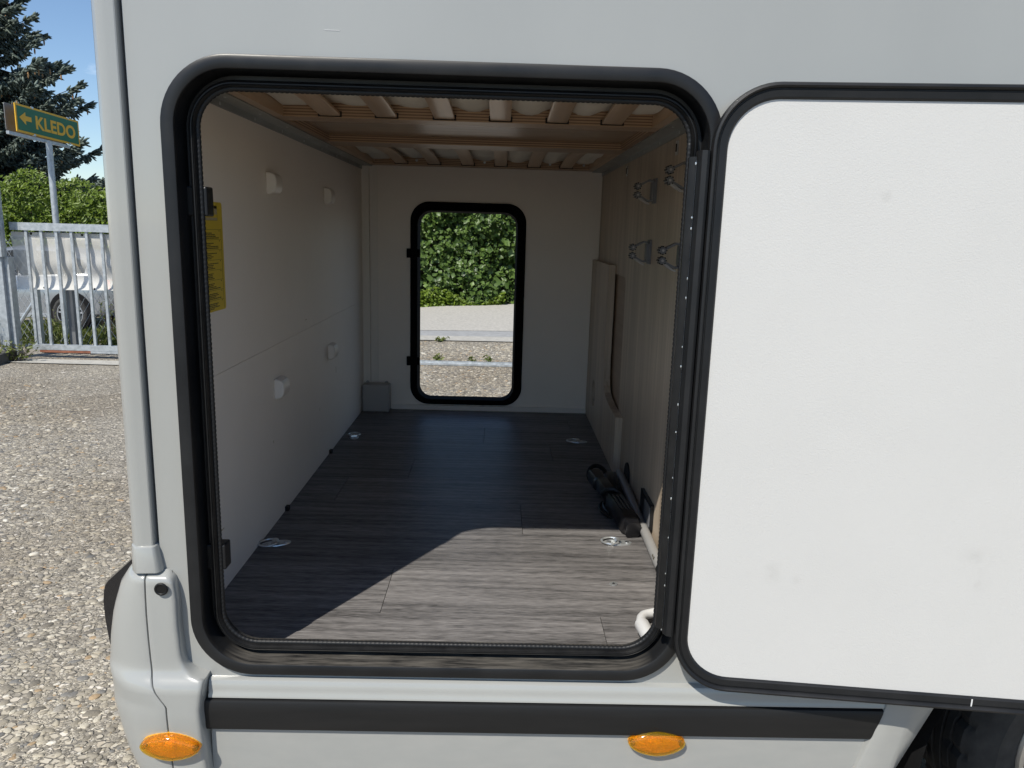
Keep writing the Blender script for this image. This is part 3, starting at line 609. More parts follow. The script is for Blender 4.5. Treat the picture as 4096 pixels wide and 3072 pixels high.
# ================================================================== GARAGE INTERIOR
XL, XR, D = -.638, .457, 2.08
fl = empty('garage_floor', (0, 0, 0)); part(fl)
rows_ = [(-.135, .10, [.248]), (.10, .335, [-.2535]), (.335, .57, []), (.57, .805, [.0837]), (.805, 1.04, [-.51]), (1.04, 1.275, [-.305]), (1.275, 1.51, [.22]), (1.51, 1.745, [-.05]), (1.745, 1.98, [.33]), (1.98, 2.10, [-.4])]
for y0, y1, cuts in rows_:
    xx = [XL-.01]+cuts+[XR+.01]
    for a, b_ in zip(xx[:-1], xx[1:]):
        pk = MB().box(a+.0007, b_-.0007, y0+.0005, y1-.0005, -.012, 0).build('plank', 'floor'); part(pk, fl)
        # floor objects sit at the world origin height, so undo the motorhome's ground offset
        pk.matrix_parent_inverse = Matrix.Identity(4)
part(MB().box(-.66, .56, -.15, 2.12, -.060, -.0125).build('floor_slab', 'dark'))
part(MB().box(.56, 4.2, .32, 2.1, -.10, -.02).build('chassis_floor', 'dark'))
for z0, z1, nm in ((.0, .5175, 'lower_wall_panel'), (.5185, 1.155, 'upper_wall_panel')):
    part(MB().box(XL-.010, XL, -.126, D+.01, z0, z1).build(nm, 'wall_white'))
# half-round hook covers on the left wall
for y, z in ((.632, .966), (1.312, .961), (1.322, .392), (.640, .394)):
    poly = [(0, -.029), (.012, -.0285), (.022, -.024), (.0275, -.015), (.029, 0), (.0275, .015), (.022, .024), (.012, .0285), (0, .029)]
    hc = MB().prism(poly, lambda a, c: (XL+a, y, z+c), lambda a, c: (XL+a*1.0, y+.066, z+c)).build('hook_cover', 'cover_white', smooth=True, ang=30); bevel(hc, .004, 3); part(hc)
for y in (.72, 1.3237):
    part(MB().box(XL-.001, XL+.010, y-.010, y+.010, .0, .013).build('cable_clip', 'dark'))
for y, z, h_, w_ in ((1.46, .300, .012, .0015), (1.18, .205, .006, .001), (.62, .245, .004, .0012), (.20, .150, .0010, .012), (1.02, .55, .0008, .010)):
    part(MB().box(XL+.0001, XL+.0006, y-w_, y+w_, z-h_, z+h_).build('scuff_mark', 'ink_grey'))
# yellow instruction label
lab = part(MB().prism(rr(.085, .293, .662, .902, .008, 4), lambda y, z: (XL+.0002, y, z), lambda y, z: (XL+.0009, y, z)).build('instruction_label', 'yellow'))
pr_ = MB(); px = XL+.0012
def ink(y0, y1, z0, z1): pr_.box(px-.0004, px, y0, y1, z0, z1)
for k in range(8):
    zt = .842-k*.0222; ink(.095, .281, zt, zt+.0006); ink(.2800, .2806, zt-.021, zt); ink(.150, .180, zt-.0042, zt-.0016); ink(.268, .271, zt-.004, zt-.0015)
    for l in range(4):
        y = .10; ye = random.uniform(.215, .268)
        while y < ye:
            ln = random.uniform(.006, .016); ink(y, min(y+ln, ye), zt-.0085-l*.0036, zt-.0065-l*.0036); y += ln+.002
part(pr_.build('print', 'ink'), lab)
dg = MB(); dg.box(px-.0004, px, .170, .262, .862, .8625).box(px-.0004, px, .170, .262, .893, .8935).box(px-.0004, px, .170, .1706, .862, .8935).box(px-.0004, px, .2614, .262, .862, .8935).box(px-.0004, px, .174, .182, .874, .884)
part(dg.build('diagram_outline', 'ink'), lab)
part(MB().box(px-.0004, px, .171, .261, .8625, .868).box(px-.0004, px, .245, .261, .875, .8928).box(px-.0004, px, .19, .261, .888, .8928).build('diagram_shading', 'ink_grey'), lab)
# far wall with the opposite hatch opening
hole = rr(-.377, .0700, .0545, .930, .058, 10)
part(plate('far_wall', [(XL-.01, -.02), (XR+.1, -.02), (XR+.1, 1.30), (XL-.01, 1.30)], [rr(-.385, .078, .046, .938, .062, 10)], lambda x, z: (x, D, z), lambda x, z: (x, D+.044, z), 'wall_white'))
part(plate('far_outer_skin', [(-.664, .0), (4.2, .0), (4.2, 2.28), (-.664, 2.28)], [rr(-.387, .080, .044, .940, .062, 10)], lambda x, z: (x, D+.0445, z), lambda x, z: (x, D+.050, z), 'paint'))
loops = []
for x0, x1, z0, z1, r_, y in ((-.417, .1157, .0274, .9763, .088, 2.0795), (-.417, .1157, .0274, .9763, .088, 2.0700), (-.413, .1117, .0310, .9725, .084, 2.0665), (-.392, .0860, .0460, .9450, .070, 2.0660), (-.384, .0775, .0520, .9370, .064, 2.0700), (-.380, .0735, .0540, .9330, .060, 2.10), (-.377, .0700, .0545, .930, .058, 2.128), (-.377, .0700, .0545, .930, .058, 2.139), (-.42, .115, .01, .975, .09, 2.139), (-.42, .115, .01, .975, .09, 2.131)):
    loops.append([(x, y, z) for x, z in rr(x0, x1, z0, z1, r_, 12)])
ff = part(MB().loft(loops).build('far_hatch_frame', 'far_black', smooth=True, ang=35))
for z in (.742, .238):
    hg = empty('hatch_hinge', (0, 0, 0)); part(hg, ff)
    part(MB().box(-.432, -.372, 2.058, 2.064, z-.018, z+.018).build('hinge_leaf', 'far_black'), hg)
    part(MB().tube([(-.424, 2.060, z-.021), (-.424, 2.060, z+.021)], .009, 10).build('hinge_knuckle', 'far_black', smooth=True), hg)
part(MB().box(XL, -.6045, D-.016, D-.0005, .0, 1.13).build('corner_batten', 'trim_white'))
part(MB().box(-.603, -.568, D-.004, D-.0006, .13, 1.13).build('cable_duct', 'trim_white'))
part(MB().box(-.507, .44, D-.014, D-.0006, .0, .022).build('skirting', 'trim_white'))
bx_ = MB().box(-.634, -.508, D-.085, D-.017, .0, .130).build('junction_cover', 'cover_grey'); bevel(bx_, .006); part(bx_)
for x in (-.617, -.527): part(MB().prism(circle(x, .131, .008, 12), lambda a, c: (a, D-.030, c), lambda a, c: (a, D-.024, c)).build('fixing_lug', 'cover_grey'), bx_)
# right-hand oak wall with a niche, and the stepped panel in front of it
part(plate('oak_wall', [(-.126, .0), (D, .0), (D, 1.155), (-.126, 1.155)], [rr(1.272, 1.90, .17, .702, .030, 6)], lambda y, z: (XR, y, z), lambda y, z: (XR+.014, y, z), 'oak'))
nb = MB(); 
for bxx in ((XR+.0065, XR+.013, 1.2725, 1.8995, .1705, .7015),): nb.box(*bxx)
part(nb.build('niche_back', 'oak_cross'))
stp = [(D-.001, .0), (1.163, .0), (1.163, .206), (1.205, .208), (1.34, .211), (1.43, .219), (1.475, .232), (1.505, .256), (1.520, .29), (1.527, .345), (1.527, .735), (D-.001, .735)]
part(plate('step_panel', stp, [circle(1.815, .155, .060, 28)], lambda y, z: (.430, y, z), lambda y, z: (.4563, y, z), 'oak'))
part(MB().box(.452, .4560, 1.75, 1.88, .09, .22).build('hole_shade_sheet', 'dark'))  # black sheet stands in for the shade inside the panel hole
# round cable outlet, socket plate, metal slots
part(MB().prism(circle(1.0, .043, .044, 24), lambda y, z: (XR-.006, y, z), lambda y, z: (XR-.0005, y, z)).build('cable_outlet', 'dark'))
sk = MB().prism(rr(.556, .712, .022, .100, .004, 3), lambda y, z: (XR-.010, y, z), lambda y, z: (XR-.0005, y, z)).build('socket_plate', 'frame_black'); part(sk)
part(MB().prism(rr(.562, .640, .030, .092, .004, 3), lambda y, z: (XR-.0125, y, z), lambda y, z: (XR-.0101, y, z)).build('socket_cover', 'plastic_grey'), sk)
for y, z in ((.575, 1.083), (1.376, 1.083)):
    s_ = part(MB().box(XR-.003, XR-.0004, y-.011, y+.011, z-.018, z+.018).build('wall_slot', 'zinc')); part(MB().box(XR-.0042, XR-.0031, y-.005, y+.005, z-.010, z+.010).build('slot_recess', 'dark'), s_)
# spring tool clamps
def clamp(y, z):
    e = empty('tool_clamp', (XR, y, z)); part(e)
    def add(m, name, mt, smooth=True):
        o = m.build(name, mt, e, smooth, 35); return o
    add(MB().box(-.006, -.0005, -.022, .022, -.036, .036), 'base_plate', 'plastic_grey', False)
    lp = [(-.008, -.024), (-.013, -.0295), (-.022, -.030), (-.050, -.015), (-.055, -.010)]
    for s in (1, -1):
        add(MB().prism([(-.008, s*.024), (-.012, s*.031), (-.022, s*.0325), (-.052, s*.0175), (-.050, s*.012), (-.022, s*.027), (-.014, s*.026), (-.011, s*.022)], lambda x, c: (x, -.012, c), lambda x, c: (x, .012, c)), 'lever', 'plastic_grey')
        add(MB().prism(circle(-.0545, s*.0125, .0082, 18), lambda x, c: (x, -.0135, c), lambda x, c: (x, .0135, c)), 'pivot_disc', 'plastic_grey')
        add(MB().prism(circle(-.0545, s*.0125, .0032, 12), lambda x, c: (x, -.0150, c), lambda x, c: (x, .0150, c)), 'pivot_pin', 'cover_grey')
        t = MB()
        for k in range(8):
            a = 2*math.pi*k/8; t.prism(circle(-.0545+.0090*math.cos(a), s*.0125+.0090*math.sin(a), .0021, 8), lambda x, c: (x, -.0125, c), lambda x, c: (x, .0125, c))
        add(t, 'rubber_grip', 'rubber')
    add(MB().prism([(-.050, -.016), (-.036, -.0265), (-.026, -.033), (-.018, -.0365), (-.018, -.0395), (-.028, -.037), (-.040, -.030), (-.052, -.019)], lambda x, c: (x, -.010, c), lambda x, c: (x, .010, c)), 'release_tab', 'cover_grey')
    add(MB().prism([(-.006, -.026), (-.012, -.026), (-.014, -.020), (-.014, .020), (-.012, .026), (-.006, .026)], lambda x, c: (x, -.016, c), lambda x, c: (x, .016, c)), 'clip_body', 'plastic_grey', False)
for y, z in ((.830, .985), (.400, 1.0), (.855, .806), (.425, .808)): clamp(y, z)
# ---- bed base overhead
bed = empty('bed_base', (0, 0, 0)); part(bed)
def bp(m, name, mt, smooth=False):
    o = m.build(name, mt, None, smooth); o.parent = bed; return o
ZB = 1.130
for s, x in ((1, XL), (-1, XR)):
    pf = bp(MB().box(min(x+s*.0006, x+s*.0035), max(x+s*.0006, x+s*.0035), -.12, D-.001, 1.1104, 1.150).box(min(x+s*.0036, x+s*.048), max(x+s*.0036, x+s*.048), -.12, D-.001, 1.126, 1.1292), 'support_angle', 'profile')
    ra = MB().sphere((0, 0, 0), .0042, .0042, .0022).build('rivet', 'zinc', pf, True); ra.location = (x+s*.030, .02, 1.126)
    rb = MB().sphere((0, 0, 0), .002, .0042, .0042).build('rivet', 'zinc', pf, True); rb.location = (x+s*.0036, .06, 1.1185)
    for k in range(1, 9):
        for src in (ra, rb):
            c = src.copy(); C.objects.link(c); c.parent = pf; c.location = src.location+Vector((0, k*.245, 0))
SX = [-.447, -.3015, -.153, -.0085, .138, .2805]
def rail(y0, y1, z0, z1, name='cross_rail'):
    o = bp(MB().box(XL+.037, XR-.037, y0, y1, z0, z1), name, 'ply_edge'); o.data.materials.append(MATS['beech_dark'])
    for p in o.data.polygons:
        if abs(p.normal.z) > .9: p.material_index = 1
    return o
for y0, y1, z1 in ((-.118, -.06, 1.168), (.566, .648, 1.168), (1.132, 1.268, 1.155), (1.992, 2.074, 1.168)): rail(y0, y1, ZB, z1)
for x0, x1, y0, y1, z0, z1 in ((XL+.0037, XL+.072, -.058, .5655, 1.1295, 1.170), (XR-.072, XR-.0037, -.058, .5655, 1.1295, 1.170), (XL+.0037, XL+.072, 1.2685, 1.9915, 1.1295, 1.170), (XR-.072, XR-.0037, 1.2685, 1.9915, 1.1295, 1.170)):
    bp(MB().box(x0, x1, y0, y1, z0, z1), 'side_rail', 'beech')
for x0, x1 in ((XL+.0037, XL+.065), (XR-.065, XR-.0037)): bp(MB().box(x0, x1, .6485, 1.1315, 1.1295, 1.168), 'side_block', 'ply_edge')
bp(MB().box(XL+.066, XR-.066, .649, 1.131, 1.152, 1.164), 'centre_board', 'ply_face')
for seg, (y0, y1) in enumerate(((-.059, .5650), (1.2690, 1.9910))):
    for i, x in enumerate(SX):
        lo = []; wd = .0265
        for k in range(13):
            t = k/12; y = lerp(y0, y1, t); zz = 1.1345+.010*math.sin(math.pi*t)
            lo.append([(x-wd, y, zz+.0015), (x-wd+.003, y, zz), (x+wd-.003, y, zz), (x+wd, y, zz+.0015), (x+wd, y, zz+.008), (x-wd, y, zz+.008)])
        bp(MB().loft(lo, True, True), 'slat', 'beech', True)
        ye = y1+.0008
        bp(MB().box(x-wd-.004, x+wd+.004, ye-.0012, ye-.0001, 1.1318, 1.146), 'slat_slot', 'dark')
scw = MB()
for x in (-.38, -.08, .21, .36): scw.prism(circle(x, 1.149, .0055, 10), lambda a, c: (a, 1.9905, c), lambda a, c: (a, 1.9918, c))
bp(scw, 'screw', 'zinc')
# mattress resting on the slats
nx, ny = 64, 70; V = []; Fs = []
for j in range(ny+1):
    y = lerp(-.055, 2.06, j/ny)
    for i in range(nx+1):
        x = lerp(XL+.075, XR-.075, i/nx); dn = min(abs(x-s) for s in SX); sag = 0.
        if dn > .027 and not (.56 < y < 1.275): sag = .011*min(1, (dn-.027)/.03)*(1+.5*math.sin(7*x+3*y)+.35*math.sin(23*y+x*9))
        V.append((x, y, 1.1645-sag*.9 if not (.56 < y < 1.275) else 1.1712))
for j in range(ny):
    for i in range(nx): Fs.append((j*(nx+1)+i, j*(nx+1)+i+1, (j+1)*(nx+1)+i+1, (j+1)*(nx+1)+i))
b0 = len(V); V += [(XL+.075, -.055, 1.29), (XR-.075, -.055, 1.29), (XR-.075, 2.06, 1.29), (XL+.075, 2.06, 1.29)]
Fs.append((b0, b0+1, b0+2, b0+3)); ring = [i for i in range(nx+1)]
Fs.append(tuple(ring)+(b0+1, b0)); Fs.append(tuple(ny*(nx+1)+i for i in range(nx+1))+(b0+2, b0+3))
Fs.append(tuple(j*(nx+1) for j in range(ny+1))+(b0+3, b0)); Fs.append(tuple(j*(nx+1)+nx for j in range(ny+1))+(b0+2, b0+1))
tag(mesh_obj('mattress', V, Fs, 'cotton', smooth=True, ang=50), 'cream cotton mattress seen between the wooden slats overhead', 'mattress')
part(MB().box(-.664, 4.2, -.17, D+.05, 2.28, 2.32).build('roof', 'paint'))
part(MB().box(XL-.02, XR+.02, -.126, D, 1.30, 1.31).build('light_block_panel', 'dark'))  # unseen panel added above the bed to block light
part(MB().box(XR+.10, XR+.11, -.126, D, -.05, 2.28).build('bulkhead', 'wall_white'))
part(MB().box(4.18, 4.2, -.12, D, -.3, 2.28).build('front_wall', 'paint'))
# lashing rings on the floor
def lash(x, y, rot, up=.10):
    e = empty('lashing_ring', (x, y, 0)); e.rotation_euler = (0, 0, rot); e.parent = mh; e.matrix_parent_inverse = Matrix.Translation((0, 0, -G))
    n = 32; ov = [(.040*math.cos(2*math.pi*k/n), .0185*math.sin(2*math.pi*k/n)) for k in range(n)]
    MB().prism(ov, lambda a, b: (a, b, .0003), lambda a, b: (a*.97, b*.95, .0030)).build('ring_plate', 'zinc', e)
    MB().loft([[(x_, -.012+.0, z_) for x_, z_ in ((-.010, .003), (-.009, .009), (-.004, .0125), (.003, .0125), (.008, .009), (.009, .003))], [(x_, .012, z_) for x_, z_ in ((-.010, .003), (-.009, .009), (-.004, .0125), (.003, .0125), (.008, .009), (.009, .003))]], False).build('ring_saddle', 'zinc', e, True)
    pts_ = [(-.001, .0165, .008)]+[(-.012-.034*math.sin(t), .0245*math.cos(t), .006) for t in [R(8+164*k/16) for k in range(17)]]+[(-.001, -.0165, .008)]
    MB().tube(pts_+[pts_[0]], .0031, 8).build('ring', 'zinc', e, True)
    for sx in (-.026, .026):
        MB().prism(circle(sx, 0, .0058, 14), lambda a, b: (a, b, .003), lambda a, b: (a, b, .0046)).build('screw_head', 'alu', e)
lash(.352, .520, R(-2)); lash(.342, 1.556, R(0)); lash(-.594, .466, R(22)); lash(-.588, 1.556, R(-80))
fs = part(MB().prism(circle(.3026, .2635, .0100, 20), lambda a, b: (a, b, .0004), lambda a, b: (a*1.0, b, .0026)).build('floor_screw', 'zinc')); part(MB().prism(circle(.3026, .2635, .0038, 6), lambda a, b: (a, b, .0027), lambda a, b: (a, b, .0031)).build('screw_recess', 'dark'), fs)

# ---- loose things in the garage
e = empty('support_pole', (.44, .33, 0)); tag(e, 'slim grey metal pole lying on the floor along the oak wall', 'pole')
def child(m, name, mt, par, smooth=True):
    o = m.build(name, mt, None, smooth); o.parent = par; o.matrix_parent_inverse = Matrix.Translation(-Vector(par.location)); return o
A, B = Vector((.4335, .318, .0145)), Vector((.4400, 1.085, .0300))
def at(t): return A+(B-A)*t
child(MB().tube([at(-.005), at(.93), at(.935), at(.985), at(1.0)], [.0138, .0138, .0128, .0120, .006], 16), 'shaft', 'pole_grey', e)
child(MB().tube([at(-.16), at(-.15), at(-.02), at(.010), at(.014)], [.010, .0145, .0150, .0150, .0138], 16), 'grip_sleeve', 'rubber', e)
child(MB().tube([at(1.0), at(1.012), at(1.018)], [.005, .004, .001], 8), 'tip_pin', 'zinc', e)
st_ = MB()
for k, (a, b_) in enumerate((((.060, -.6), (.066, .2)), ((.068, -.7), (.073, .1)), ((.061, -.3), (.073, -.25)), ((.078, -.5), (.084, .0)), ((.088, -.5), (.090, .1)))):
    q = []
    for t, ang in (a, b_):
        c = at(t); q.append((c.x-.0128*math.cos(ang+.6), c.y, c.z+.0128*math.sin(ang+1.2)))
    st_.tube(q, .0006, 5)
child(st_, 'pen_scribble', 'ink', e)
e = empty('handheld_device', (.395, .80, 0)); tag(e, 'black plastic handheld device with ribbed body and strap beside the grey pole', 'pump')  # unidentified black gear, form only approximate
def dev(pts_, r, name, n=12, mt='device_black', squash=None): return child(MB().tube(pts_, r, n, True, squash), name, mt, e)
def obox(A_, B_, w_, h_, name, mt='device_black', bv=.006):
    A_, B_ = Vector(A_), Vector(B_); d_ = (B_-A_).normalized(); u_ = d_.cross(Vector((0, 0, 1))).normalized(); v_ = u_.cross(d_)
    lo_b = [[tuple(p+u_*w_*.5*f*a+v_*h_*.5*f*b) for a, b in ((-1, -.6), (-.7, -1), (.7, -1), (1, -.6), (1, .6), (.7, 1), (-.7, 1), (-1, .6))] for p, f in ((A_, .8), (A_.lerp(B_, .05), 1.0), (A_.lerp(B_, .95), 1.0), (B_, .8))]
    return child(MB().loft(lo_b, True, True), name, mt, e)
obox((.398, .575, .030), (.374, .765, .036), .056, .058, 'motor_body')
obox((.401, .552, .026), (.3975, .578, .030), .044, .046, 'end_cap')
obox((.372, .775, .038), (.352, .905, .045), .042, .046, 'neck')
obox((.350, .905, .042), (.337, .985, .046), .046, .044, 'head')
for k in (-1, 0, 1):
    dev([(.390+.011*k, .625, .0600), (.3765+.011*k, .735, .0660)], .0028, 'rib', 6, 'gloss_black')
child(MB().tube([(.350+.030*math.cos(t), .985+.040*math.sin(t), .045+.022*math.sin(t)) for t in [R(10*k) for k in range(0, 31)]], .0075, 8), 'strap_loop', 'rubber', e)
child(MB().tube([(.356+.030*math.cos(t)+.002*t, .76+.07*math.sin(t), .006+.0008*t) for t in [R(15*k) for k in range(0, 60)]], .0045, 7), 'cable', 'rubber', e)
child(MB().tube([(.342, .790, .050), (.356, .780, .066), (.376, .775, .070), (.396, .770, .056), (.402, .770, .036)], .0085, 8, True), 'clasp', 'rubber', e)
e = empty('folding_bag', (.425, .95, 0)); tag(e, 'small black folded pouch leaning on the oak wall behind the device', 'pouch')
child(MB().tube([(.415, 1.06, .012), (.400, 1.03, .026), (.390, .985, .032), (.384, .94, .030), (.386, .89, .024), (.395, .86, .014)], [.010, .022, .026, .026, .022, .010], 12), 'pouch', 'device_black', e)
e = empty('bent_tube_handle', (.335, -.02, 0)); tag(e, 'white bent tube with thicker sleeve lying in the front floor corner', 'handle')
TP = [(.452, .110, .020), (.41, .098, .021), (.372, .083, .023), (.352, .073, .024), (.339, .062, .026), (.331, .047, .028), (.327, .030, .030), (.3255, .012, .032)]
child(MB().tube(TP+[(.3250, -.01, .034)], .0105, 14), 'tube', 'plastic_white', e)
child(MB().tube([(.3256, .018, .031), (.3256, .015, .031), (.3258, .010, .0315), (.3285, -.050, .037), (.330, -.095, .041)], [.011, .0150, .0160, .0152, .0148], 16), 'sleeve', 'plastic_white', e)
tag(mh, 'light grey motorhome with its side garage hatch swung open', 'motorhome')

# ================================================================== GATE, SIGN, CAR, TREES
GY = 6.206
gt = empty('yard_gate', (-4.7, GY, G)); tag(gt, 'galvanised sliding yard gate of upright bars, beside the gate post', 'gate')
def gpart(m, name, mt='galv', smooth=False): return child(m, name, mt, gt, smooth)
gpart(MB().box(-4.84, -2.2, GY-.025, GY+.025, .722, .797), 'top_rail')
gpart(MB().box(-4.80, -2.2, GY-.025, GY+.025, -.468, -.414), 'bottom_rail')
gpart(MB().box(-4.66, -4.15, GY-.022, GY+.018, -.494, -.4685), 'rack_strip', 'rust'); gpart(MB().box(-4.149, -2.2, GY-.022, GY+.018, -.494, -.4685), 'drive_rack', 'galv')
tm = MB()
for k in range(70): tm.box(-4.64+k*.02, -4.63+k*.02, GY-.018, GY+.012, -.502, -.4942)
gpart(tm, 'rack_teeth', 'rubber')
x = -4.695
while x < -2.3:
    gpart(MB().box(x-.0125, x+.0125, GY-.0125, GY+.0125, -.4138, .7218), 'bar'); x += .1478
gp = empty('gate_post', (-4.99, GY-.10, G)); tag(gp, 'stout galvanised square post with bolted guide bracket at the gate end', 'post')
child(MB().box(-4.955, -4.866, GY-.16, GY-.06, G-.03, 1.9), 'shaft', 'galv', gp); child(MB().box(-4.8655, -4.822, GY-.12, GY-.03, G-.03, .46), 'guide_channel', 'galv', gp)
child(MB().box(-4.975, -4.868, GY-.175, GY-.161, .437, 1.9), 'bracket_plate', 'galv', gp); child(MB().box(-4.8655, -4.845, GY-.175, GY-.125, .465, 1.9), 'bracket_flange', 'galv', gp)
for z in (.75, .60, .48): child(MB().sphere((-4.885, GY-.178, z), .012, .006, .012), 'bolt', 'zinc', gp)
gp2 = empty('fence_post', (-4.78, 6.75, G)); tag(gp2, 'thin galvanised fence post with a brace behind the gate', 'post')
child(MB().box(-5.02, -4.955, 6.72, 6.78, -.62, .66), 'shaft', 'galv', gp2); child(MB().tube([(-5.0, 6.75, -.02), (-5.35, 6.75, -.50)], .02, 8), 'brace', 'galv', gp2)
gp3 = empty('rear_post', (-4.62, 6.62, G)); tag(gp3, 'square steel post right behind the gate bars, coloured dark for the shade on it', 'post')
child(MB().box(-4.565, -4.50, 6.57, 6.63, -.62, .70), 'shaft', 'plate_grey', gp3); child(MB().box(-4.95, -4.30, 6.56, 6.64, -.63, -.585), 'foot_beam', 'galv', gp3)  # post coloured dark to stand in for the shade on it
# banner hanging behind the bars
nx, nz = 90, 24; V = []; Fs = []
for j in range(nz+1):
    t = j/nz
    for i in range(nx+1):
        x = lerp(-4.86, -2.4, i/nx); k = (x+4.86)
        bil = math.sin(math.pi*min(1, (1-t)*1.0))*.0+.075*math.exp(-((t-.20)/.20)**2)*min(1, .35+k*.9)+.030*math.exp(-((t-.62)/.16)**2)*(.6+.4*math.sin(3*x))
        if t > .93: bil = .012
        y = GY+.022+bil*(1 if t > .02 else 0)+.004*math.sin(9*x+5*t)
        V.append((x, y, lerp(.135+.012*(k), .706, t)))
for j in range(nz):
    for i in range(nx): Fs.append((j*(nx+1)+i, j*(nx+1)+i+1, (j+1)*(nx+1)+i+1, (j+1)*(nx+1)+i))
bn = mesh_obj('mesh_banner', V, Fs, 'banner', smooth=True); tag(bn, 'white translucent banner tied behind the gate bars', 'banner')
hm = MB(); hm.box(-4.86, -2.4, GY+.0205, GY+.0225, .655, .702); o = hm.build('hem', 'banner', bn)
ey = MB()
for x in (-4.66, -4.16, -3.66, -3.2): ey.prism(circle(x, .690, .012, 12), lambda a, c: (a, GY+.0165, c), lambda a, c: (a, GY+.0195, c)); ey.prism(circle(x+.08, .158, .010, 12), lambda a, c: (a, GY+.018, c), lambda a, c: (a, GY+.020, c))
ey.build('eyelet', 'rubber', bn)
# chain-link mesh left of / behind the gate
cl = MB()
for k in range(26):
    a = -6.4+k*.075
    for s in (1, -1):
        z0, z1 = -.60, .66; x0 = a+.0; x1 = a+s*(z1-z0)*.62
        if s == -1: x0 += .78; x1 += .78
        lo_, hi_ = -6.4, -4.93; pts_ = []
        for q in range(2): pts_.append((x0 if q == 0 else x1, 6.86, z0 if q == 0 else z1))
        (xa, _, za), (xb, _, zb) = pts_
        def cl_(v): return (v-xa)/(xb-xa)
        t0, t1 = 0., 1.
        for lim in (lo_, hi_):
            tt = cl_(lim)
            if 0 < tt < 1:
                if (xa < lo_ and lim == lo_) or (xa > hi_ and lim == hi_): t0 = max(t0, tt)
                else: t1 = min(t1, tt)
        if t1 > t0: cl.tube([(lerp(xa, xb, t0), 6.86, lerp(za, zb, t0)), (lerp(xa, xb, t1), 6.86, lerp(za, zb, t1))], .0022, 4)
tag(cl.build('chain_link_mesh', 'galv'), 'chain-link wire mesh behind the left end of the gate', 'fence')
# ground rail of the sliding gate, seen through the far hatch
rl = MB().box(-2.2, 3.5, 6.30, 6.40, G+.004, G+.022).box(-2.2, 3.5, 6.335, 6.365, G+.0222, G+.042).build('gate_ground_rail', 'galv'); tag(rl, 'straight galvanised gate track bolted across the yard entrance', 'track')
kb = MB().box(-5.9, -4.78, 5.55, 6.02, G-.05, G+.10).build('kerb_block', 'concrete_dark'); bevel(kb, .012); tag(kb, 'dark weathered concrete kerb block at the foot of the gate post', 'kerb')
# direction sign
sg = empty('direction_sign', (-4.995, 7.25, G)); tag(sg, 'green direction sign with yellow arrow and lettering on a grey pole', 'sign')
child(MB().tube([(-4.995, 7.26, G-.02), (-4.995, 7.26, 1.665)], .0325, 16), 'pole', 'galv', sg)
SA, SB = Vector((-5.060, 6.820, 1.722)), Vector((-4.946, 7.806, 1.672))          # bottom-left and bottom-right corner of the face
ux = (SB-SA); Ls = ux.length; ux.normalize(); uz = Vector((0, 0, 1)); un = Vector((ux.y, -ux.x, 0)).normalized()   # un: towards the viewer
def sp(a, b, d=0.): return SA+ux*a+uz*b+un*d
Hs = .284
def splate(poly, d0, d1, name, mt, par=sg): return child(MB().prism(poly, lambda a, b: tuple(sp(a, b, d0)), lambda a, b: tuple(sp(a, b, d1))), name, mt, par, False)
sf = splate(rr(0, Ls, 0, Hs, .004, 2), -.010, .0, 'sign_face', 'sign_yellow')
splate(rr(.020, Ls-.020, .020, Hs-.020, .003, 2), .0004, .0016, 'sign_field', 'sign_green')
ar = [(.048, .150), (.140, .215), (.140, .176), (.225, .176), (.225, .128), (.140, .128), (.140, .085)]
splate(ar, .0018, .003, 'arrow', 'sign_yellow')
cu = bpy.data.curves.new('kledo_text', 'FONT'); cu.body = 'KLEDO'; cu.size = .205; cu.offset = .0062; cu.extrude = .0006; cu.space_character = 1.02
to = bpy.data.objects.new('lettering_source', cu); C.objects.link(to); dg_ = bpy.context.evaluated_depsgraph_get(); me = bpy.data.meshes.new_from_object(to.evaluated_get(dg_)); bpy.data.objects.remove(to)
x0 = min(v.co.x for v in me.vertices); x1 = max(v.co.x for v in me.vertices); z0 = min(v.co.y for v in me.vertices); z1 = max(v.co.y for v in me.vertices)
for v in me.vertices:
    a = .285+(v.co.x-x0)/(x1-x0)*(Ls-.075-.285); b = .068+(v.co.y-z0)/(z1-z0)*.142; v.co = sp(a, b, .0026+v.co.z)
me.materials.clear(); me.materials.append(MATS['sign_yellow']); lt = bpy.data.objects.new('lettering', me); C.objects.link(lt); lt.parent = sg; lt.matrix_parent_inverse = Matrix.Translation(-Vector(sg.location))
child(MB().prism(rr(-.10, Ls-.16, -.045, -.012, .002, 1), lambda a, b: tuple(sp(a, b, -.045)), lambda a, b: tuple(sp(a, b, -.012))), 'mounting_bar', 'galv', sg, False)
for a in (.24, .80):
    for b in (-.008, Hs-.012): splate(rr(a, a+.03, b, b+.020, .002, 1), -.012, .004, 'clamp_clip', 'alu')
BK = Vector((-.165, .14, .028))
child(MB().prism(rr(0, .86, 0, Hs, .02, 4), lambda a, b: tuple(sp(a+.0, b+.004, -.125)), lambda a, b: tuple(sp(a+.0, b+.004, -.118))), 'rear_plate', 'plate_grey', sg, False)
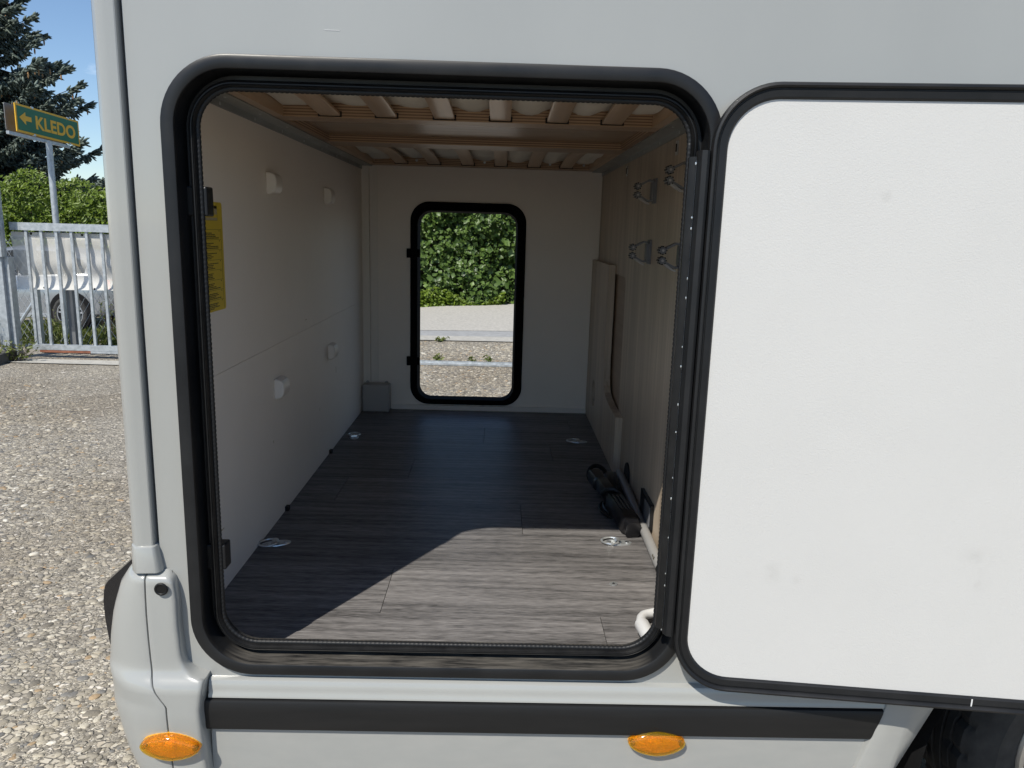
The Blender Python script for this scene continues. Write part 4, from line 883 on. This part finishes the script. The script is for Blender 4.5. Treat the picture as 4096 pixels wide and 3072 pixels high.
# parked cars beyond the gate
def make_car():
    root = empty('parked_car', (0, 0, 0))
    # body sections along X (front at -X): (x, half width, z bottom, z belt, z top, half width top)
    secs = [(-2.15, .55, .42, .62, .66, .50), (-2.05, .74, .28, .70, .74, .66), (-1.6, .86, .22, .86, .92, .76), (-1.05, .88, .22, .95, 1.02, .78), (-.75, .885, .22, .98, 1.12, .74), (-.2, .89, .22, 1.0, 1.46, .64), (.4, .89, .22, 1.01, 1.54, .62), (1.1, .885, .22, 1.03, 1.52, .61), (1.65, .87, .24, 1.06, 1.44, .60), (1.98, .83, .28, 1.04, 1.12, .62), (2.10, .72, .36, .88, .92, .60), (2.14, .62, .48, .70, .74, .52)]
    lo = []
    for x, hw, zb, zm, zt, ht in secs:
        half = [(0, zb), (hw*.8, zb), (hw*.97, zb+.06), (hw, lerp(zb, zm, .45)), (hw*.985, zm-.05), (hw*.95, zm), (ht, zt-.05), (ht*.86, zt), (0, zt+.015)]
        lo.append([(x, -a, b) for a, b in half]+[(x, a, b) for a, b in reversed(half[1:-1])])
    MB().loft(lo, True, True).build('body', 'car_silver', root, True, 50)
    for s in (-1, 1):
        for wx in (-1.33, 1.36):
            d = MB().prism(circle(wx, .36, .385, 28), lambda a, c: (a, s*.70, c), lambda a, c: (a, s*.896, c)).build('wheel_arch', 'liner', root)
            we = empty('wheel', (wx, s*.825, .325)); we.parent = root
            for o in wheel_parts(0, 0, 0, .325, .20, None, -1 if s < 0 else 1, 60, .235): o.parent = we
        MB().prism([(-.62, 1.06), (-.12, 1.40), (.42, 1.46), (.42, 1.04)], lambda a, c: (a, s*.82, c), lambda a, c: (a, s*(.905-(c-1.0)*.52), c)).build('side_window', 'glass_dark', root)
        MB().prism([(.48, 1.04), (.48, 1.46), (1.10, 1.45), (1.60, 1.30), (1.62, 1.10)], lambda a, c: (a, s*.80, c), lambda a, c: (a, s*(.905-(c-1.0)*.52), c)).build('side_window', 'glass_dark', root)
        MB().box(1.90, 2.06, s*.62-.16, s*.62+.16, .78, .96).build('tail_lamp', 'lamp_red', root)
        MB().box(-1.0, 1.0, s*.885-.02, s*.885+.02, .25, .30).build('sill_trim', 'alu', root)
    return root
car = make_car(); CX, CY = -7.90, 12.62
car.location = (CX-1.36, CY+.82, ground_z(CX, CY)-.01); tag(car, 'silver car parked behind the gate, its rear wheel showing under the banner', 'car', 'cars parked beyond the gate')
car2 = copy_tree(car); car2.location = (CX+4.95, CY+1.5, ground_z(CX+3, CY)-.05); tag(car2, 'second silver car mostly hidden behind the motorhome corner', 'car', 'cars parked beyond the gate')

# ------------------------------------------------------------------ foliage
def leaf_cloud(name, P, Nrm, size, asp, m, parent=None, shade=None, fold=.25):
    """many folded leaves (4 triangles): P positions, Nrm facing, size per leaf"""
    N = len(P); P = np.asarray(P); Nrm = np.asarray(Nrm); Nrm = Nrm/np.linalg.norm(Nrm, axis=1, keepdims=True)
    rv = rng.normal(size=(N, 3)); u = np.cross(Nrm, rv); u /= np.linalg.norm(u, axis=1, keepdims=True); v = np.cross(Nrm, u)
    s = size[:, None]; b = P-u*s*.5; t = P+u*s*.5; c = P-Nrm*s*fold*.5-u*s*.05
    l = P+v*s*asp*.5+Nrm*s*fold*.2; r = P-v*s*asp*.5+Nrm*s*fold*.2
    V = np.stack([b, l, t, r, c], 1).reshape(-1, 3); base = (np.arange(N)*5)[:, None, None]
    Fq = (np.array([(0, 1, 4), (1, 2, 4), (2, 3, 4), (3, 0, 4)])[None]+base).reshape(-1, 3)
    me = bpy.data.meshes.new(name); me.vertices.add(len(V)); me.vertices.foreach_set('co', V.ravel()); me.loops.add(len(Fq)*3); me.loops.foreach_set('vertex_index', Fq.ravel())
    me.polygons.add(len(Fq)); me.polygons.foreach_set('loop_start', np.arange(len(Fq))*3); me.update(calc_edges=True)
    at_ = me.attributes.new('Col', 'FLOAT_COLOR', 'POINT'); g = np.clip(rng.normal(.5, .22, N) if shade is None else shade, 0, 1)
    cc = np.ones((len(V), 4)); cc[:, :3] = np.repeat(g, 5)[:, None]; at_.data.foreach_set('color', cc.ravel()); me.materials.append(MATS[m])
    return link(bpy.data.objects.new(name, me), parent)
def hedge(name, label, x0, x1, y0, y1, ztop, n, size, asp, m, lump=.22, wild=.0):
    root = empty(name, ((x0+x1)/2, (y0+y1)/2, ground_z((x0+x1)/2, y0))); tag(root, label, 'hedge')
    X = rng.uniform(x0, x1, n); f = rng.beta(1.0, 2.6, n)
    lum = lump*(np.sin(X*3.1)+np.sin(X*7.3+1.2)*.6); zb = np.array([ground_z(x, y0) for x in X])
    Zt = rng.uniform(0, 1, n); H = ztop-zb+.12*np.sin(X*2.3)+.10*np.sin(X*6.1+2)
    Z = zb+H*Zt**.9; bulge = lump*.8*np.sin(Z*4.2+X*2.0)+lump*.6*np.sin(Z*9.5-X*5.5)
    Y = y0+f*(y1-y0)*.8+bulge*.5+lum*.3+np.maximum(0, Zt-.85)*1.2
    if wild:
        k = rng.random(n) < .04; Z[k] += rng.uniform(0, wild, k.sum())
    Nr = np.stack([rng.normal(0, .55, n), -np.ones(n)*.7+rng.normal(0, .4, n), .55+rng.normal(0, .45, n)], 1)
    o = leaf_cloud('foliage', np.stack([X, Y, Z], 1), Nr, size*np.exp(rng.normal(0, .3, n)), asp, m); o.parent = root; o.matrix_parent_inverse = Matrix.Translation(-Vector(root.location)); tag(o, kind='stuff')
    st = MB(); x = x0+.1
    while x < x1:
        yy = y0+(y1-y0)*.6; zb_ = ground_z(x, yy)-.1; xx = x+random.uniform(-.1, .1)
        st.tube([(xx, yy, zb_), (xx+random.uniform(-.1, .1), yy, lerp(zb_, ztop, .5)), (xx+random.uniform(-.15, .15), yy, ztop-.15)], [.03, .02, .008], 5); x += .28
    child(st, 'stems', 'bark', root)
    child(MB().box(x0, x1, y0+(y1-y0)*.72, y1, min(ground_z(x0, y0), ground_z(x1, y0))-.3, ztop-.35), 'dark_core', 'leaf_dark', root, False)  # dark box added behind the leaves to colour the gaps as shaded
    return root
hedge('trimmed_hedge', 'dense dark green leafy hedge across the road, seen through the far hatch', -4.2, 4.0, 12.35, 13.5, 2.5, 26000, .085, .85, 'leaf_dark', .22)
hedge('privet_hedge', 'bright yellow-green hedge beyond the gate, below the spruce', -15.5, -6.0, 15.4, 16.6, 1.66, 30000, .10, .42, 'leaf_light', .16, .22)
# ivy at the foot of the hedge
n = 4200; X = rng.uniform(-3.5, .1, n); Yv = 12.18+rng.random(n)*.35; Z = np.array([ground_z(x, y) for x, y in zip(X, Yv)])+rng.random(n)**1.5*.34*(.55+.45*np.sin(X*4))
o = leaf_cloud('ivy_groundcover', np.stack([X, Yv, Z], 1), np.stack([rng.normal(0, .5, n), -.5+rng.normal(0, .4, n), .8+rng.normal(0, .3, n)], 1), .06*np.exp(rng.normal(0, .3, n)), .9, 'leaf_light')
tag(o, 'low light green ivy along the foot of the dark hedge', 'ground cover', kind='stuff')
def weed(x, y, h, n, label, spread=.12):
    z = ground_z(x, y); e = empty('weed_tuft', (x, y, z)); tag(e, label, 'weed', 'weeds in the yard')
    m = MB(); LP = []
    for k in range(n):
        a = random.uniform(0, 2*math.pi); q = random.uniform(.2, 1)*spread; hh = h*random.uniform(.45, 1)
        p = [(x+q*.2*math.cos(a), y+q*.2*math.sin(a), z), (x+q*.6*math.cos(a), y+q*.6*math.sin(a), z+hh*.6), (x+q*math.cos(a), y+q*math.sin(a), z+hh)]
        m.tube(p, [.003, .0022, .001], 4)
        for j in range(7):
            t = random.uniform(.2, 1); LP.append((lerp(p[0][0], p[2][0], t)+random.uniform(-.02, .02), lerp(p[0][1], p[2][1], t)+random.uniform(-.02, .02), z+hh*t))
    child(m, 'stalks', 'bark', e); LP = np.array(LP); nn = len(LP)
    o = leaf_cloud('leaves', LP, np.stack([rng.normal(0, .6, nn), rng.normal(-.3, .6, nn), .6+rng.normal(0, .4, nn)], 1), .035*np.exp(rng.normal(0, .4, nn)), .45, 'leaf_weed'); o.parent = e; o.matrix_parent_inverse = Matrix.Translation(-Vector(e.location))
weed(-4.72, 5.93, .26, 26, 'straggly weed tuft between the kerb block and the gate', .20); weed(-4.92, 5.80, .16, 14, 'small weed growing on the kerb block edge', .14)
weed(-4.98, 5.98, .62, 6, 'tall thin weed stalk in front of the gate post', .12)
weed(-.64, 6.48, .11, 10, 'largest weed behind the gate track, left in the far hatch', .09); weed(-.28, 6.46, .08, 5, 'small weed behind the middle of the gate track', .05); weed(-.08, 6.46, .09, 6, 'weed behind the gate track, right in the far hatch', .08)
weed(-.72, 8.0, .07, 8, 'yellowish weed in the joint of the road gutter', .12)
# rough verge behind the gate
n = 9000; X = rng.uniform(-7.2, -2.6, n); Yv = rng.uniform(6.75, 9.2, n); hgt = .04+.22*rng.random(n)**3*(.5+.5*np.sin(X*5+Yv*3))
Z = np.array([ground_z(x, y) for x, y in zip(X, Yv)])+hgt*rng.random(n)
o = leaf_cloud('verge_grass', np.stack([X, Yv, Z], 1), np.stack([rng.normal(0, 1, n), rng.normal(-.6, .6, n), rng.normal(.2, .3, n)], 1), .09*np.exp(rng.normal(0, .3, n)), .14, 'leaf_weed')
tag(o, 'rough grass verge behind the gate', 'grass', kind='stuff')
for x, y, h in ((-4.62, 7.6, .55), (-4.25, 7.3, .45), (-5.3, 7.5, .40), (-5.0, 8.1, .5)): weed(x, y, h, 9, {-4.62: 'tall weed clump before the parked car wheel', -4.25: 'weed clump right of the square post behind the gate', -5.3: 'leafy weed clump left behind the gate bars', -5.0: 'weed clump deep in the verge before the parked car'}[x], .14)
# building strip with green roof edge behind the hedge
bd = empty('low_building', (-15, 24, G)); tag(bd, 'low building whose pale green roof edge shows above the bright hedge', 'building')
child(MB().box(-22, -9, 24, 30, G-1, 1.75), 'wall', 'building', bd, False); child(MB().box(-22.3, -8.7, 23.6, 30.4, 1.75, 2.0), 'roof', 'roof_green', bd, False)
# blue spruce
TX, TY = -15.3, 20.2; tz = ground_z(TX, TY)
tr = empty('spruce_tree', (TX, TY, tz)); tag(tr, 'tall blue-green spruce with drooping cone-laden branches behind the sign', 'tree')
child(MB().tube([(TX, TY, tz-.1), (TX, TY, 4), (TX+.1, TY, 9), (TX+.1, TY, 13)], [.30, .24, .13, .03], 10), 'trunk', 'bark', tr)
bm_ = MB(); TP_, TD, TL, TS, CN = [], [], [], [], []
z = -.2
while z < 12.6:
    Rad = float(np.interp(z, [-.2, 1.5, 4.4, 5.4, 6.5, 12.6], [3.5, 3.75, 3.75, 2.9, 2.3, .2]))
    nb_ = 17 if z < 7.5 else 8
    for k in range(nb_):
        a = 2*math.pi*(k+random.random()*.8)/nb_+z*1.7; L = Rad*random.uniform(.72, 1.10); ca2, sa2 = math.cos(a), math.sin(a); zz = z+random.uniform(-.15, .15)
        def bpnt(t): return Vector((TX+ca2*L*t, TY+sa2*L*t, zz-.28*L*math.sin(t*2.2)*.9+.30*max(0, t-.62)*L))
        bm_.tube([bpnt(t) for t in (.02, .35, .7, 1.)], [.04, .028, .016, .006], 5, False)
        nt_ = int(34*L/2.2)
        for q in range(nt_):
            t = .16+.86*(q+random.random())/nt_; p = bpnt(min(t, 1.0)); side = random.choice((-1, 1))*random.uniform(.1, 1)*(1.05-t)*.75
            base_ = p+Vector((-sa2*side*.75, ca2*side*.75, -abs(side)*.16))
            ndr = 7
            for c_ in range(ndr):
                u_ = random.random(); tp = p.lerp(base_, u_)+Vector((random.uniform(-.05, .05), random.uniform(-.05, .05), random.uniform(-.03, .03)))
                dr = Vector((ca2*random.uniform(.0, .9)+random.uniform(-.5, .5), sa2*random.uniform(.0, .9)+random.uniform(-.5, .5), random.uniform(-1.15, .25)))
                if t > .9: dr = Vector((ca2+random.uniform(-.7, .7), sa2+random.uniform(-.7, .7), random.uniform(-.3, .9)))
                TP_.append(tp); TD.append(dr.normalized()); TL.append(random.uniform(.11, .27)); TS.append(random.random())
        if z > .8 and random.random() < .75:
            for c_ in range(random.randint(2, 6)):
                t = random.uniform(.6, .97); p = bpnt(t); CN.append(p+Vector((random.uniform(-.12, .12), random.uniform(-.12, .12), -.05)))
    z += .36
child(bm_, 'branches', 'bark', tr, True)
TPn = np.array([tuple(p) for p in TP_]); TDn = np.array([tuple(p) for p in TD]); TLn = np.array(TL); N = len(TPn)
rv = rng.normal(size=(N, 3)); u = np.cross(TDn, rv); u /= np.linalg.norm(u, axis=1, keepdims=True); v = np.cross(TDn, u)
wd = .030+.012*rng.random(N); V = [TPn]
for tt, ww in ((.25, 1.), (.75, .8)):
    for k in range(3):
        a = 2*math.pi*k/3+tt*1.5; V.append(TPn+TDn*(TLn*tt)[:, None]+(u*math.cos(a)+v*math.sin(a))*(wd*ww)[:, None])
V.append(TPn+TDn*TLn[:, None]); V = np.stack(V, 1)
fl_ = [(0, 1, 2), (0, 2, 3), (0, 3, 1)]+[(1+k, 4+k, 1+(k+1) % 3) for k in range(3)]+[(4+k, 4+(k+1) % 3, 1+(k+1) % 3) for k in range(3)]+[(4+k, 7, 4+(k+1) % 3) for k in range(3)]
Fq = (np.array(fl_)[None]+(np.arange(N)*8)[:, None, None]).reshape(-1, 3); V = V.reshape(-1, 3)
me = bpy.data.meshes.new('needles'); me.vertices.add(len(V)); me.vertices.foreach_set('co', V.ravel()); me.loops.add(len(Fq)*3); me.loops.foreach_set('vertex_index', Fq.ravel()); me.polygons.add(len(Fq)); me.polygons.foreach_set('loop_start', np.arange(len(Fq))*3); me.update(calc_edges=True)
at_ = me.attributes.new('Col', 'FLOAT_COLOR', 'POINT'); cc = np.ones((len(V), 4)); cc[:, :3] = np.repeat(np.clip(np.array(TS)*.9, 0, 1), 8)[:, None]; at_.data.foreach_set('color', cc.ravel()); me.materials.append(MATS['needle'])
o = link(bpy.data.objects.new('crown', me), tr); o.matrix_parent_inverse = Matrix.Translation(-Vector(tr.location)); tag(o, kind='stuff')
mat('cone', (.30, .17, .07), .7, var=.2, vscale=20)
cm = MB()
for p in CN: cm.tube([p, p+Vector((0, 0, -.03)), p+Vector((0, 0, -.10)), p+Vector((0, 0, -.15))], [.008, .022, .020, .006], 6)
child(cm, 'cones', 'cone', tr)
